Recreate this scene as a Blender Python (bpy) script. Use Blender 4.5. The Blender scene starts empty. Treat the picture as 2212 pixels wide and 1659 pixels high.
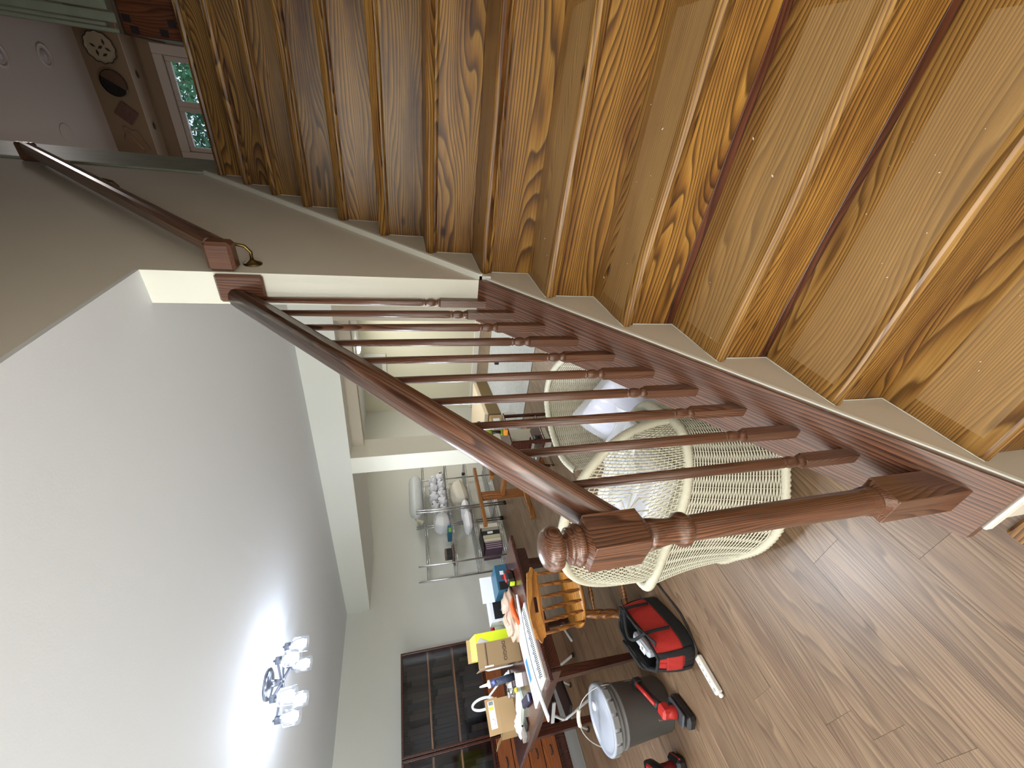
import bpy, math, random
from mathutils import Vector, Matrix, Euler
from math import pi, sin, cos, tan, atan2, sqrt, radians as R
random.seed(7)
C = bpy.context.scene.collection
SC = bpy.context.scene

# ------------------------------------------------------------------ camera, world, lights, exposure
CAM = Vector((0.5161, 0.0676, 1.4254))
yaw, pit, rol = 0.619476, -0.258239, -0.036838
F = Vector((-sin(yaw)*cos(pit), cos(yaw)*cos(pit), sin(pit)))
Rv = Vector((cos(yaw), sin(yaw), 0)); U = Rv.cross(F)
R2 = Rv*cos(rol)+U*sin(rol); U2 = -Rv*sin(rol)+U*cos(rol)
cd = bpy.data.cameras.new('camera'); cam = bpy.data.objects.new('camera', cd); C.objects.link(cam)
X_, Y_, Z_ = -U2, R2, -F                     # the phone was held so that the picture's left is up
m = Matrix(((X_.x, Y_.x, Z_.x, CAM.x), (X_.y, Y_.y, Z_.y, CAM.y), (X_.z, Y_.z, Z_.z, CAM.z), (0, 0, 0, 1)))
cam.matrix_world = m
cd.sensor_fit = 'HORIZONTAL'; cd.sensor_width = 36; cd.lens = 36*858.2/2212; cd.clip_start = .02
SC.camera = cam
W = bpy.data.worlds.new('world'); SC.world = W; W.use_nodes = True
W.node_tree.nodes['Background'].inputs[0].default_value = (.62, .75, .9, 1)
W.node_tree.nodes['Background'].inputs[1].default_value = .9
vs = SC.view_settings
vs.view_transform = 'Standard'; vs.look = 'None'; vs.gamma = 1; vs.use_curve_mapping = False
vs.exposure = 0.70
BULB_W = 11.0
def area(name, loc, rot, size, power, col, sy=None):
    l = bpy.data.lights.new(name, 'AREA'); l.energy = power; l.color = col; l.size = size
    if sy: l.shape = 'RECTANGLE'; l.size_y = sy
    o = bpy.data.objects.new(name, l); o.location = loc; o.rotation_euler = rot; C.objects.link(o); return o
# ceiling lamp of the hall behind the camera
area('hall_ceiling_lamp', (.0, -1.0, 2.12), (0, 0, 0), 1.2, 26, (1, .965, .91))
def fill_point(name, loc, w, col):
    l = bpy.data.lights.new(name, 'POINT'); l.energy = w; l.color = col; l.shadow_soft_size = .16
    o = bpy.data.objects.new(name, l); C.objects.link(o); o.location = loc
# added fill points, out of view behind and beside the camera
fill_point('rear_fill', (-.75, -1.25, 1.55), 14, (1, .97, .93))
fill_point('dining_fill', (-3.4, -1.1, 1.45), 10, (.95, .97, 1))
def uplight(name, loc, w, col, rot=(pi, 0, 0)):
    l = bpy.data.lights.new(name, 'SPOT'); l.spot_size = R(165); l.spot_blend = .4; l.energy = w; l.color = col; l.shadow_soft_size = .15
    o = bpy.data.objects.new(name, l); C.objects.link(o); o.location = loc; o.rotation_euler = rot
uplight('ceiling_fill', (-1.7, -1.45, .75), 62, (.92, .96, 1))  # unseen uplights added to brighten the ceiling, no lamps stand here
uplight('dining_ceiling_fill', (-3.9, -1.45, .75), 36, (.92, .96, 1))
uplight('hall_ceiling_fill', (.5, -1.2, .8), 62, (.95, .98, 1))  # added unseen uplight for the stair wall and ceiling
area('back_room_ceiling_lamp', (-2.9, 5.6, 2.17), (0, 0, 0), .6, 25, (1, .98, .94))
area('back_room_side_area', (-1.0, 4.6, 2.17), (0, 0, 0), .5, 16, (1, .97, .90))  # area light over the back room, no fixture built for it
area('upstairs_fill', (.9, 5.0, 4.55), (0, 0, 0), .5, 5, (1, .93, .88))  # added fill for the dim upstairs, its can lights are unlit
area('upstairs_fill_up', (-1.2, 5.2, 3.2), (pi, 0, 0), .6, 4, (1, .94, .9))  # added upward fill for the upstairs room, no lamp there
area('dining_area_rear', (-2.9, -1.0, 2.14), (0, 0, 0), .8, 12, (.92, .96, 1))  # bare area light behind the dining end, no fixture built

# ------------------------------------------------------------------ materials
MATS = {}
def nm(name):
    m = bpy.data.materials.new(name); m.use_nodes = True
    nt = m.node_tree; b = nt.nodes['Principled BSDF']; return m, nt, b
def lin(c):
    return tuple((x/255/12.92 if x/255 <= .04045 else ((x/255+.055)/1.055)**2.4) for x in c)+(1,)
def mat(name, rgb, rough=.6, metal=0, bump=0, bscale=60, spec=.5, var=0, vscale=3, trans=0, alpha=1, emit=0, coat=0):
    if name in MATS: return MATS[name]
    m, nt, b = nm(name); c = lin(rgb)
    b.inputs['Base Color'].default_value = c; b.inputs['Roughness'].default_value = rough
    b.inputs['Metallic'].default_value = metal; b.inputs['Specular IOR Level'].default_value = spec
    b.inputs['Transmission Weight'].default_value = trans; b.inputs['Alpha'].default_value = alpha
    b.inputs['Coat Weight'].default_value = coat
    if emit: b.inputs['Emission Color'].default_value = c; b.inputs['Emission Strength'].default_value = emit
    L = nt.links
    if bump or var:
        tc = nt.nodes.new('ShaderNodeTexCoord')
    if bump:
        n = nt.nodes.new('ShaderNodeTexNoise'); n.inputs['Scale'].default_value = bscale; n.inputs['Detail'].default_value = 3
        bp = nt.nodes.new('ShaderNodeBump'); bp.inputs['Strength'].default_value = bump; bp.inputs['Distance'].default_value = .004
        L.new(tc.outputs['Object'], n.inputs['Vector']); L.new(n.outputs['Fac'], bp.inputs['Height']); L.new(bp.outputs['Normal'], b.inputs['Normal'])
    if var:
        n = nt.nodes.new('ShaderNodeTexNoise'); n.inputs['Scale'].default_value = vscale; n.inputs['Detail'].default_value = 4
        mx = nt.nodes.new('ShaderNodeMix'); mx.data_type = 'RGBA'
        mx.inputs[6].default_value = tuple(x*(1-var) for x in c[:3])+(1,); mx.inputs[7].default_value = tuple(min(1, x*(1+var)) for x in c[:3])+(1,)
        L.new(tc.outputs['Object'], n.inputs['Vector']); L.new(n.outputs['Fac'], mx.inputs[0]); L.new(mx.outputs[2], b.inputs['Base Color'])
    MATS[name] = m; return m

def wood(name, pale, mid, dark, axis=0, freq=60, wobble=.05, rough=.35, stretch=1.6, knots=True, bump=.15, coat=.2, fibre=.35, pad=None, tint=.25, cross=9):
    """plank wood whose grain runs along the object's local axis; every object gets its own cut"""
    if name in MATS: return MATS[name]
    m, nt, b = nm(name); L = nt.links; N = nt.nodes.new
    tc = N('ShaderNodeTexCoord'); oi = N('ShaderNodeObjectInfo')
    off = N('ShaderNodeVectorMath'); off.operation = 'MULTIPLY_ADD'
    comb = N('ShaderNodeCombineXYZ')
    for k, s in enumerate((37.0, 19.0, 53.0)):
        mm = N('ShaderNodeMath'); mm.operation = 'MULTIPLY'; mm.inputs[1].default_value = s
        L.new(oi.outputs['Random'], mm.inputs[0]); L.new(mm.outputs[0], comb.inputs[k])
    add = N('ShaderNodeVectorMath'); add.operation = 'ADD'
    L.new(tc.outputs['Object'], add.inputs[0]); L.new(comb.outputs[0], add.inputs[1])
    mp = N('ShaderNodeMapping'); sc = [cross, cross, cross]; sc[axis] = stretch
    mp.inputs['Scale'].default_value = sc; L.new(add.outputs[0], mp.inputs[0])
    n1 = N('ShaderNodeTexNoise'); n1.inputs['Scale'].default_value = 1; n1.inputs['Detail'].default_value = 1.5; n1.inputs['Roughness'].default_value = .4
    L.new(mp.outputs[0], n1.inputs['Vector'])
    sep = N('ShaderNodeSeparateXYZ'); L.new(add.outputs[0], sep.inputs[0])
    others = [i for i in range(3) if i != axis]
    s1 = N('ShaderNodeMath'); s1.operation = 'ADD'; L.new(sep.outputs[others[0]], s1.inputs[0]); L.new(sep.outputs[others[1]], s1.inputs[1])
    w = N('ShaderNodeMath'); w.operation = 'MULTIPLY_ADD'; w.inputs[1].default_value = wobble*6
    L.new(n1.outputs['Fac'], w.inputs[0]); L.new(s1.outputs[0], w.inputs[2])
    fr = N('ShaderNodeMath'); fr.operation = 'MULTIPLY'; fr.inputs[1].default_value = freq; L.new(w.outputs[0], fr.inputs[0])
    fc = N('ShaderNodeMath'); fc.operation = 'FRACT'; L.new(fr.outputs[0], fc.inputs[0])
    ramp = N('ShaderNodeValToRGB'); e = ramp.color_ramp.elements
    e[0].position = 0; e[0].color = lin(pale); e[1].position = 1; e[1].color = lin(pale)
    a = e.new(.45); a.color = lin(mid); a = e.new(.82); a.color = lin(dark); a = e.new(.90); a.color = lin(dark)
    L.new(fc.outputs[0], ramp.inputs[0])
    mp2 = N('ShaderNodeMapping'); sc = [260, 260, 260]; sc[axis] = 5; mp2.inputs['Scale'].default_value = sc; L.new(add.outputs[0], mp2.inputs[0])
    n2 = N('ShaderNodeTexNoise'); n2.inputs['Scale'].default_value = 1; n2.inputs['Detail'].default_value = 2; L.new(mp2.outputs[0], n2.inputs['Vector'])
    mx = N('ShaderNodeMix'); mx.data_type = 'RGBA'; mx.blend_type = 'MULTIPLY'
    r2 = N('ShaderNodeValToRGB'); r2.color_ramp.elements[0].position = .3; r2.color_ramp.elements[0].color = (1-fibre,)*3+(1,); r2.color_ramp.elements[1].position = .65
    L.new(n2.outputs['Fac'], r2.inputs[0]); mx.inputs[0].default_value = 1
    L.new(ramp.outputs[0], mx.inputs[6]); L.new(r2.outputs[0], mx.inputs[7]); col = mx.outputs[2]
    # broad tone patches, also from board to board
    mp3 = N('ShaderNodeMapping'); sc = [14, 14, 14]; sc[axis] = 2.2; mp3.inputs['Scale'].default_value = sc; L.new(add.outputs[0], mp3.inputs[0])
    n3 = N('ShaderNodeTexNoise'); n3.inputs['Scale'].default_value = 1; n3.inputs['Detail'].default_value = 4; n3.inputs['Roughness'].default_value = .6; L.new(mp3.outputs[0], n3.inputs['Vector'])
    r3 = N('ShaderNodeValToRGB'); r3.color_ramp.elements[0].position = .30; r3.color_ramp.elements[0].color = (1-tint*1.6, 1-tint*1.9, 1-tint*2.0, 1)
    r3.color_ramp.elements[1].position = .56; r3.color_ramp.elements[1].color = (1, 1, 1, 1)
    L.new(n3.outputs['Fac'], r3.inputs[0])
    m3 = N('ShaderNodeMix'); m3.data_type = 'RGBA'; m3.blend_type = 'MULTIPLY'; m3.inputs[0].default_value = 1
    L.new(col, m3.inputs[6]); L.new(r3.outputs[0], m3.inputs[7]); col = m3.outputs[2]
    hv = N('ShaderNodeHueSaturation'); vv = N('ShaderNodeMapRange'); vv.inputs[3].default_value = 1-tint*.45; vv.inputs[4].default_value = 1+tint*.35
    L.new(oi.outputs['Random'], vv.inputs[0]); L.new(vv.outputs[0], hv.inputs['Value']); L.new(col, hv.inputs['Color']); col = hv.outputs[0]
    if knots:
        vo = N('ShaderNodeTexVoronoi'); vo.inputs['Scale'].default_value = 1
        mp4 = N('ShaderNodeMapping'); sc = [7, 7, 7]; sc[axis] = 3.2; mp4.inputs['Scale'].default_value = sc; L.new(add.outputs[0], mp4.inputs[0]); L.new(mp4.outputs[0], vo.inputs['Vector'])
        rk = N('ShaderNodeValToRGB'); rk.color_ramp.elements[0].position = .045; rk.color_ramp.elements[0].color = (.16, .10, .07, 1); rk.color_ramp.elements[1].position = .10; rk.color_ramp.elements[1].color = (1, 1, 1, 1)
        L.new(vo.outputs['Distance'], rk.inputs[0])
        m4 = N('ShaderNodeMix'); m4.data_type = 'RGBA'; m4.blend_type = 'MULTIPLY'; m4.inputs[0].default_value = 1
        L.new(col, m4.inputs[6]); L.new(rk.outputs[0], m4.inputs[7]); col = m4.outputs[2]
    if pad:     # the paler rectangle a stair pad left on the tread (x0,x1,y0,y1 in the tread's own space)
        sp = N('ShaderNodeSeparateXYZ'); L.new(tc.outputs['Object'], sp.inputs[0])
        cur = None
        for idx, lo, hi in ((0, pad[0], pad[1]), (1, pad[2], pad[3])):
            for op, v in (('GREATER_THAN', lo), ('LESS_THAN', hi)):
                g = N('ShaderNodeMath'); g.operation = op; g.inputs[1].default_value = v; L.new(sp.outputs[idx], g.inputs[0])
                if cur is None: cur = g.outputs[0]
                else:
                    q = N('ShaderNodeMath'); q.operation = 'MULTIPLY'; L.new(cur, q.inputs[0]); L.new(g.outputs[0], q.inputs[1]); cur = q.outputs[0]
        q = N('ShaderNodeMath'); q.operation = 'MULTIPLY'; q.inputs[1].default_value = .34; L.new(cur, q.inputs[0])
        m5 = N('ShaderNodeMix'); m5.data_type = 'RGBA'; L.new(q.outputs[0], m5.inputs[0]); L.new(col, m5.inputs[6]); m5.inputs[7].default_value = lin((178, 148, 106)); col = m5.outputs[2]
        rr = N('ShaderNodeMapRange'); rr.inputs[3].default_value = rough; rr.inputs[4].default_value = .55; L.new(cur, rr.inputs[0]); L.new(rr.outputs[0], b.inputs['Roughness'])
    else: b.inputs['Roughness'].default_value = rough
    L.new(col, b.inputs['Base Color']); b.inputs['Coat Weight'].default_value = coat; b.inputs['Coat Roughness'].default_value = .25
    bp = N('ShaderNodeBump'); bp.inputs['Strength'].default_value = bump; bp.inputs['Distance'].default_value = .0015
    L.new(n2.outputs['Fac'], bp.inputs['Height']); L.new(bp.outputs['Normal'], b.inputs['Normal'])
    MATS[name] = m; return m

PINE = ((184, 142, 76), (164, 120, 58), (114, 78, 34))
pine_pad = wood('pine_tread', *PINE, 0, 95, .042, .40, 1.0, pad=(-.42, .305, -.085, .062), coat=.15, cross=7, tint=.2)
pine = wood('pine_board', (178, 134, 62), (156, 109, 45), (94, 61, 24), 0, 90, .045, .38, 1.1, coat=.12, tint=.42, cross=7)
pine_red = wood('pine_red_strip', (110, 62, 40), (96, 50, 30), (66, 32, 20), 0, 60, .03, .35, 1.5)
OAK = ((130, 88, 64), (112, 73, 52), (72, 43, 31))
oakz = wood('stained_oak_upright', *OAK, 2, 190, .030, .28, 1.4, knots=False, fibre=.5, coat=.35, tint=.12, bump=.1)
oaky = wood('stained_oak_sloping', *OAK, 1, 120, .016, .28, 1.0, knots=False, fibre=.55, coat=.35, tint=.12, bump=.1)
lvp = wood('vinyl_plank', (142, 116, 90), (131, 106, 81), (110, 87, 65), 1, 60, .05, .42, .8, knots=False, fibre=.34, coat=.10, tint=.2, bump=.05)
darkwood = wood('dark_mahogany', (82, 42, 31), (76, 37, 27), (60, 29, 21), 0, 60, .02, .25, 2, knots=False, coat=.4, tint=.12)
darkz = wood('dark_mahogany_upright', (82, 42, 31), (76, 37, 27), (60, 29, 21), 2, 60, .02, .25, 2, knots=False, coat=.4, tint=.12)
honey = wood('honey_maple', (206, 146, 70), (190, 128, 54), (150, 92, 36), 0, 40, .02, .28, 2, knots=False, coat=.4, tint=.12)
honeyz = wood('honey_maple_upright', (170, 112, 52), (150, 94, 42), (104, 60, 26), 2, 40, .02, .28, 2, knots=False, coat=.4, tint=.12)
benchw = wood('golden_oak', (184, 124, 62), (164, 104, 46), (120, 70, 30), 0, 50, .02, .4, 2, knots=False, tint=.12)
benchy = wood('golden_oak_rail', (184, 124, 62), (164, 104, 46), (120, 70, 30), 1, 50, .02, .4, 2, knots=False, tint=.12)
benchz = wood('golden_oak_upright', (174, 114, 56), (154, 94, 42), (110, 62, 28), 2, 50, .02, .4, 2, knots=False, tint=.12)
cabw = wood('amber_cabinet_front', (148, 86, 48), (140, 78, 42), (116, 62, 33), 1, 60, .02, .3, 2, knots=False, tint=.12)
white_wall = mat('paint_offwhite', (216, 217, 209), .75, bump=.05, bscale=180)
cream_wall = mat('paint_cream', (226, 225, 212), .7, bump=.05, bscale=180)
beige_wall = mat('paint_beige', (208, 200, 186), .75, bump=.06, bscale=160)
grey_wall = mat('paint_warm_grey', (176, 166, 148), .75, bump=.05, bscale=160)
ceil_m = mat('ceiling_white', (214, 217, 219), .85, bump=.06, bscale=150)
trim_m = mat('trim_white', (224, 224, 216), .45)
pink_m = mat('upstairs_ceiling_paint', (196, 184, 174), .85, bump=.1, bscale=60)
tan_m = mat('upstairs_tan_paint', (140, 116, 90), .8)
green_m = mat('sage_casing', (150, 156, 138), .5, var=.3, vscale=8)
chrome = mat('chrome_wire', (200, 202, 206), .22, 1)
steel = mat('brushed_nickel', (120, 124, 134), .3, 1)
brass = mat('antique_brass', (120, 100, 64), .35, 1)
blackp = mat('black_plastic', (26, 26, 28), .45)
whitep = mat('white_plastic', (226, 228, 230), .4)
card = mat('cardboard', (168, 138, 98), .8, var=.08, vscale=6)
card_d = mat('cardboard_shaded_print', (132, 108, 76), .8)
wick = mat('cream_wicker', (198, 194, 174), .6, bump=.3, bscale=200)
black_fab = mat('black_fabric', (24, 24, 26), .85, bump=.5, bscale=300)
red_fab = mat('red_fabric', (182, 42, 36), .75, bump=.5, bscale=260)
redp = mat('red_plastic', (176, 40, 36), .4)
grey_pl = mat('grey_bucket_plastic', (98, 98, 98), .5)
white_cloth = mat('white_cloth', (226, 226, 232), .85, bump=.6, bscale=14)
blackink = mat('printed_black', (34, 26, 20), .7)
def glassy(name, rgb=(235, 240, 245), tr=.8, rough=.1):
    if name in MATS: return MATS[name]
    m, nt, b = nm(name); N = nt.nodes.new; L = nt.links
    t = N('ShaderNodeBsdfTransparent'); g = N('ShaderNodeBsdfGlossy'); g.inputs['Roughness'].default_value = rough; g.inputs[0].default_value = lin(rgb)
    mx = N('ShaderNodeMixShader'); fr = N('ShaderNodeLayerWeight'); fr.inputs[0].default_value = .35
    ad = N('ShaderNodeMath'); ad.operation = 'MULTIPLY_ADD'; ad.inputs[1].default_value = .35; ad.inputs[2].default_value = (1-tr)*.5; ad.use_clamp = True
    L.new(fr.outputs['Facing'], ad.inputs[0]); L.new(ad.outputs[0], mx.inputs[0]); L.new(t.outputs[0], mx.inputs[1]); L.new(g.outputs[0], mx.inputs[2])
    L.new(mx.outputs[0], nt.nodes['Material Output'].inputs[0]); MATS[name] = m; return m
def film(name, rgb, tr=.5):
    if name in MATS: return MATS[name]
    m, nt, b = nm(name); N = nt.nodes.new; L = nt.links
    t = N('ShaderNodeBsdfTransparent'); mx = N('ShaderNodeMixShader'); mx.inputs[0].default_value = 1-tr
    b.inputs['Base Color'].default_value = lin(rgb); b.inputs['Roughness'].default_value = .2
    L.new(t.outputs[0], mx.inputs[1]); L.new(b.outputs[0], mx.inputs[2]); L.new(mx.outputs[0], nt.nodes['Material Output'].inputs[0]); MATS[name] = m; return m

# ------------------------------------------------------------------ mesh builder
class MB:
    def __init__(s): s.v = []; s.f = []; s.sm = []
    def add(s, vs, fs, smooth=False, M=None):
        n = len(s.v); s.v += [tuple(M @ Vector(v)) if M else tuple(v) for v in vs]
        s.f += [tuple(i+n for i in f) for f in fs]; s.sm += [smooth]*len(fs); return s
    def box(s, x0, x1, y0, y1, z0, z1, M=None, bev=0):
        if x0 > x1: x0, x1 = x1, x0
        if y0 > y1: y0, y1 = y1, y0
        if z0 > z1: z0, z1 = z1, z0
        b = min(bev, (x1-x0)*.45, (y1-y0)*.45, (z1-z0)*.45)
        if b <= 0:
            vs = [(x, y, z) for x in (x0, x1) for y in (y0, y1) for z in (z0, z1)]
            return s.add(vs, [(0, 1, 3, 2), (4, 6, 7, 5), (0, 4, 5, 1), (2, 3, 7, 6), (0, 2, 6, 4), (1, 5, 7, 3)], False, M)
        vs = []; idx = {}
        for ix, x in enumerate((x0, x1)):
            for iy, y in enumerate((y0, y1)):
                for iz, z in enumerate((z0, z1)):
                    sx, sy, sz = (b if ix == 0 else -b), (b if iy == 0 else -b), (b if iz == 0 else -b)
                    for a, p in enumerate(((x, y+sy, z+sz), (x+sx, y, z+sz), (x+sx, y+sy, z))):
                        idx[ix, iy, iz, a] = len(vs); vs.append(p)
        I = idx; fs = []
        for i in (0, 1):
            q = [(0, 0), (0, 1), (1, 1), (1, 0)]
            fs.append([I[i, a, c, 0] for a, c in (q if i == 0 else q[::-1])])
            fs.append([I[a, i, c, 1] for a, c in (q[::-1] if i == 0 else q)])
            fs.append([I[a, c, i, 2] for a, c in (q if i == 0 else q[::-1])])
        for i in (0, 1):
            for j in (0, 1):
                fs.append([I[i, j, 0, 0], I[i, j, 1, 0], I[i, j, 1, 1], I[i, j, 0, 1]])
                fs.append([I[i, 0, j, 0], I[i, 1, j, 0], I[i, 1, j, 2], I[i, 0, j, 2]])
                fs.append([I[0, i, j, 1], I[1, i, j, 1], I[1, i, j, 2], I[0, i, j, 2]])
                for k in (0, 1): fs.append([I[i, j, k, 0], I[i, j, k, 1], I[i, j, k, 2]])
        fs = [f for f in fs if len(set(f)) == len(f)]
        return s.add(vs, fs, False, M)
    def prism(s, poly, axis, a, b, M=None):
        """poly of 2-d points swept along axis (0 x, 1 y, 2 z) from a to b"""
        def P(p, t): return {0: (t, p[0], p[1]), 1: (p[0], t, p[1]), 2: (p[0], p[1], t)}[axis]
        n = len(poly); vs = [P(p, a) for p in poly]+[P(p, b) for p in poly]
        fs = [tuple(range(n)), tuple(range(2*n-1, n-1, -1))]+[(i, i+n, (i+1) % n+n, (i+1) % n) for i in range(n)]
        return s.add(vs, fs, False, M)
    def lathe(s, prof, n=20, M=None, smooth=True, cap=True):
        vs = []; fs = []
        for r, z in prof:
            for k in range(n): a = 2*pi*k/n; vs.append((r*cos(a), r*sin(a), z))
        for i in range(len(prof)-1):
            for k in range(n):
                q = (k+1) % n; fs.append((i*n+k, i*n+q, (i+1)*n+q, (i+1)*n+k))
        if cap:
            fs.append(tuple(range(n-1, -1, -1))); fs.append(tuple((len(prof)-1)*n+k for k in range(n)))
        return s.add(vs, fs, smooth, M)
    def tube(s, pts, r, n=8, smooth=True, closed=False, cap=True):
        pts = [Vector(p) for p in pts]; rs = r if isinstance(r, (list, tuple)) else [r]*len(pts)
        vs = []; fs = []; N = len(pts); up = None
        for i, p in enumerate(pts):
            if closed: t = pts[(i+1) % N]-pts[i-1]
            else: t = (pts[min(i+1, N-1)]-pts[max(i-1, 0)])
            if t.length < 1e-9: t = Vector((0, 0, 1))
            t.normalize()
            if up is None:
                up = Vector((0, 0, 1)) if abs(t.z) < .9 else Vector((1, 0, 0))
            a = t.cross(up)
            if a.length < 1e-6: a = t.cross(Vector((1, 0, 0)))
            a.normalize(); b = a.cross(t); up = b
            for k in range(n):
                w = 2*pi*k/n; vs.append(tuple(p+(a*cos(w)+b*sin(w))*rs[i]))
        for i in range(N if closed else N-1):
            for k in range(n):
                q = (k+1) % n; j = (i+1) % N; fs.append((i*n+k, i*n+q, j*n+q, j*n+k))
        if cap and not closed:
            fs.append(tuple(range(n-1, -1, -1))); fs.append(tuple((N-1)*n+k for k in range(n)))
        return s.add(vs, fs, smooth)
    def grid(s, fn, nu, nv, smooth=True, M=None, thick=0):
        vs = [fn(i/nu, j/nv) for j in range(nv+1) for i in range(nu+1)]
        fs = [(j*(nu+1)+i, j*(nu+1)+i+1, (j+1)*(nu+1)+i+1, (j+1)*(nu+1)+i) for j in range(nv) for i in range(nu)]
        return s.add(vs, fs, smooth, M)
    def build(s, name, m, parent=None, loc=None, rotz=0, rot=None, **kw):
        me = bpy.data.meshes.new(name); me.from_pydata(s.v, [], s.f)
        me.polygons.foreach_set('use_smooth', s.sm); me.update()
        if len(s.v) < 9000:
            import bmesh
            bm = bmesh.new(); bm.from_mesh(me); bmesh.ops.recalc_face_normals(bm, faces=bm.faces); bm.to_mesh(me); bm.free()
        if m: me.materials.append(m)
        o = bpy.data.objects.new(name, me); C.objects.link(o)
        if loc: o.location = loc
        if rot: o.rotation_euler = rot
        elif rotz: o.rotation_euler = (0, 0, rotz)
        if parent: o.parent = parent
        for k, v in kw.items(): o[k] = v
        return o
def rehome(o, M):
    """give the mesh object a new local frame M (world placement stays)"""
    o.data.transform(M.inverted()); o.matrix_world = M
def recentre(o):
    c = sum((v.co for v in o.data.vertices), Vector())/len(o.data.vertices)
    o.data.transform(Matrix.Translation(-c)); o.location = o.location+c if not o.parent else c
    return o
def T(x, y, z, rz=0, rx=0, ry=0, s=1): return Matrix.Translation((x, y, z)) @ Euler((rx, ry, rz)).to_matrix().to_4x4() @ Matrix.Scale(s, 4)
def thing(name, label, cat, loc=(0, 0, 0), rotz=0, group=None, rot=None):
    o = bpy.data.objects.new(name, None); C.objects.link(o); o.location = loc; o.rotation_euler = rot or (0, 0, rotz)
    o.empty_display_size = .1; o['label'] = label; o['category'] = cat
    if group: o['group'] = group
    return o
def tag(o, label, cat, group=None):
    o['label'] = label; o['category'] = cat
    if group: o['group'] = group
    return o
def struct(o, label=None):
    o['kind'] = 'structure'
    if label: o['label'] = label
    return o
def subdiv(o, n=1):
    md = o.modifiers.new('sub', 'SUBSURF'); md.levels = n; md.render_levels = n; return o
def bevel(o, w=.004, seg=2):
    md = o.modifiers.new('bev', 'BEVEL'); md.width = w; md.segments = seg; md.limit_method = 'ANGLE'; return o
def text(name, body, size, m, parent, loc, rot, label=None, ext=.0006):
    cu = bpy.data.curves.new(name, 'FONT'); cu.body = body; cu.size = size; cu.extrude = ext; cu.align_x = 'CENTER'; cu.align_y = 'CENTER'
    cu.materials.append(m)
    t = bpy.data.objects.new(name, cu); C.objects.link(t)
    dg = bpy.context.evaluated_depsgraph_get(); me = bpy.data.meshes.new_from_object(t.evaluated_get(dg))
    bpy.data.objects.remove(t); o = bpy.data.objects.new(name, me); C.objects.link(o)
    o.parent = parent; o.location = loc; o.rotation_euler = rot
    if label: o['label'] = label
    return o
# ================================================================== THE SETTING
RUN, RISE = .218, .19
S = RISE/RUN
CZ = lambda x: 2.185-.017*x                     # the basement ceiling sags a little towards the stair
XL, YB = -4.98, 2.86
# floor: slab and planks
fl = struct(MB().box(XL-.1, 1.0, -1.9, 7.2, -.06, -.005).build('floor', mat('underlay', (60, 46, 38), .9)), 'brown vinyl plank floor with long narrow boards')
pw, pl_ = .152, 1.22
pm = None; row = 0; x = -.11
cell = []
while x > XL-.05:
    y = -1.5-((row*.43) % 1.0)*pl_
    if row == 5: y = .152-pl_*2
    while y < 7.1:
        y1 = min(y+pl_, 7.15)
        if y1 > -1.5 and not (y > 5.2 and x > -.9): cell.append((x-pw, y, y1))
        y += pl_
    x -= pw; row += 1
for i, (x0, y0, y1) in enumerate(cell):
    full = abs(y1-y0-pl_) < 1e-4
    if full and pm:
        o = bpy.data.objects.new('plank', pm); C.objects.link(o)
    else:
        h = (y1-y0)/2; o = MB().box(-pw/2+.0002, pw/2-.0002, -h+.0002, h-.0002, -.0035, 0, bev=.0004).build('plank', lvp)
        if full: pm = o.data
    o.location = (x0+pw/2, (y0+y1)/2, 0); o.parent = fl
# planks in front of the stair foot, right of the knee wall
for k, (a, b) in enumerate(((-1.9, -.7), (-.7, .45))):
    for j in range(8):
        o = MB().box(-.065, .065, a+.0006, b-.0006, -.0035, 0).build('plank', lvp, fl, loc=(-.04+j*.13, 0, 0))

# room ceiling with the stair opening cut out of it (x>0, y>.2)
def slab(poly, z0f, z1, name, m):
    n = len(poly); vs = [(x, y, z0f(x)) for x, y in poly]+[(x, y, z1) for x, y in poly]
    return MB().add(vs, [tuple(range(n)), tuple(range(2*n-1, n-1, -1))]+[(i, i+n, (i+1) % n+n, (i+1) % n) for i in range(n)]).build(name, m)
struct(slab([(XL-.1, -1.9), (1.0, -1.9), (1.0, .199), (-.1055, .199), (-.1055, 7.2), (XL-.1, 7.2)], CZ, 2.45, 'ceiling', ceil_m), 'flat white basement ceiling')
struct(MB().box(XL-.12, XL, -1.9, 7.2, 0, 2.46).build('wall_left', white_wall))
struct(MB().box(XL-.1, -.106, 6.95, 7.07, 0, 2.46).build('wall_back', mat('far_room_paint', (216, 213, 190), .75, bump=.05, bscale=180)))
struct(MB().box(XL-.1, 1.0, -1.9, -1.78, 0, 2.46).build('wall_behind', white_wall))
struct(MB().box(.93, 1.03, -1.9, 3.03, 0, 4.8).build('wall_right', beige_wall))
# stair wall: full height behind y=1.45, only above the ceiling in front of it
sw = struct(MB().prism([(1.45, 0), (7.0, 0), (7.0, 2.46), (3.5, 2.47), (3.5, 4.72), (.2, 4.72), (.2, CZ(0)+.012), (1.45, CZ(0)+.012)], 0, -.106, 0).build('wall_stair', beige_wall), 'beige stairwell wall')
struct(MB().box(-.106, 0, 1.4485, 1.45, 0, CZ(0)).build('trim_1', cream_wall), 'cream painted end of the stairwell wall')
struct(MB().box(-.1054, -.0003, .1995, 1.4495, CZ(0), CZ(0)+.0118).build('trim_9', ceil_m), 'ceiling edge along the stair opening')
struct(MB().box(-.3, 1.03, .08, .2, 2.21, 4.72).build('wall_stair_front', beige_wall))
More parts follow.
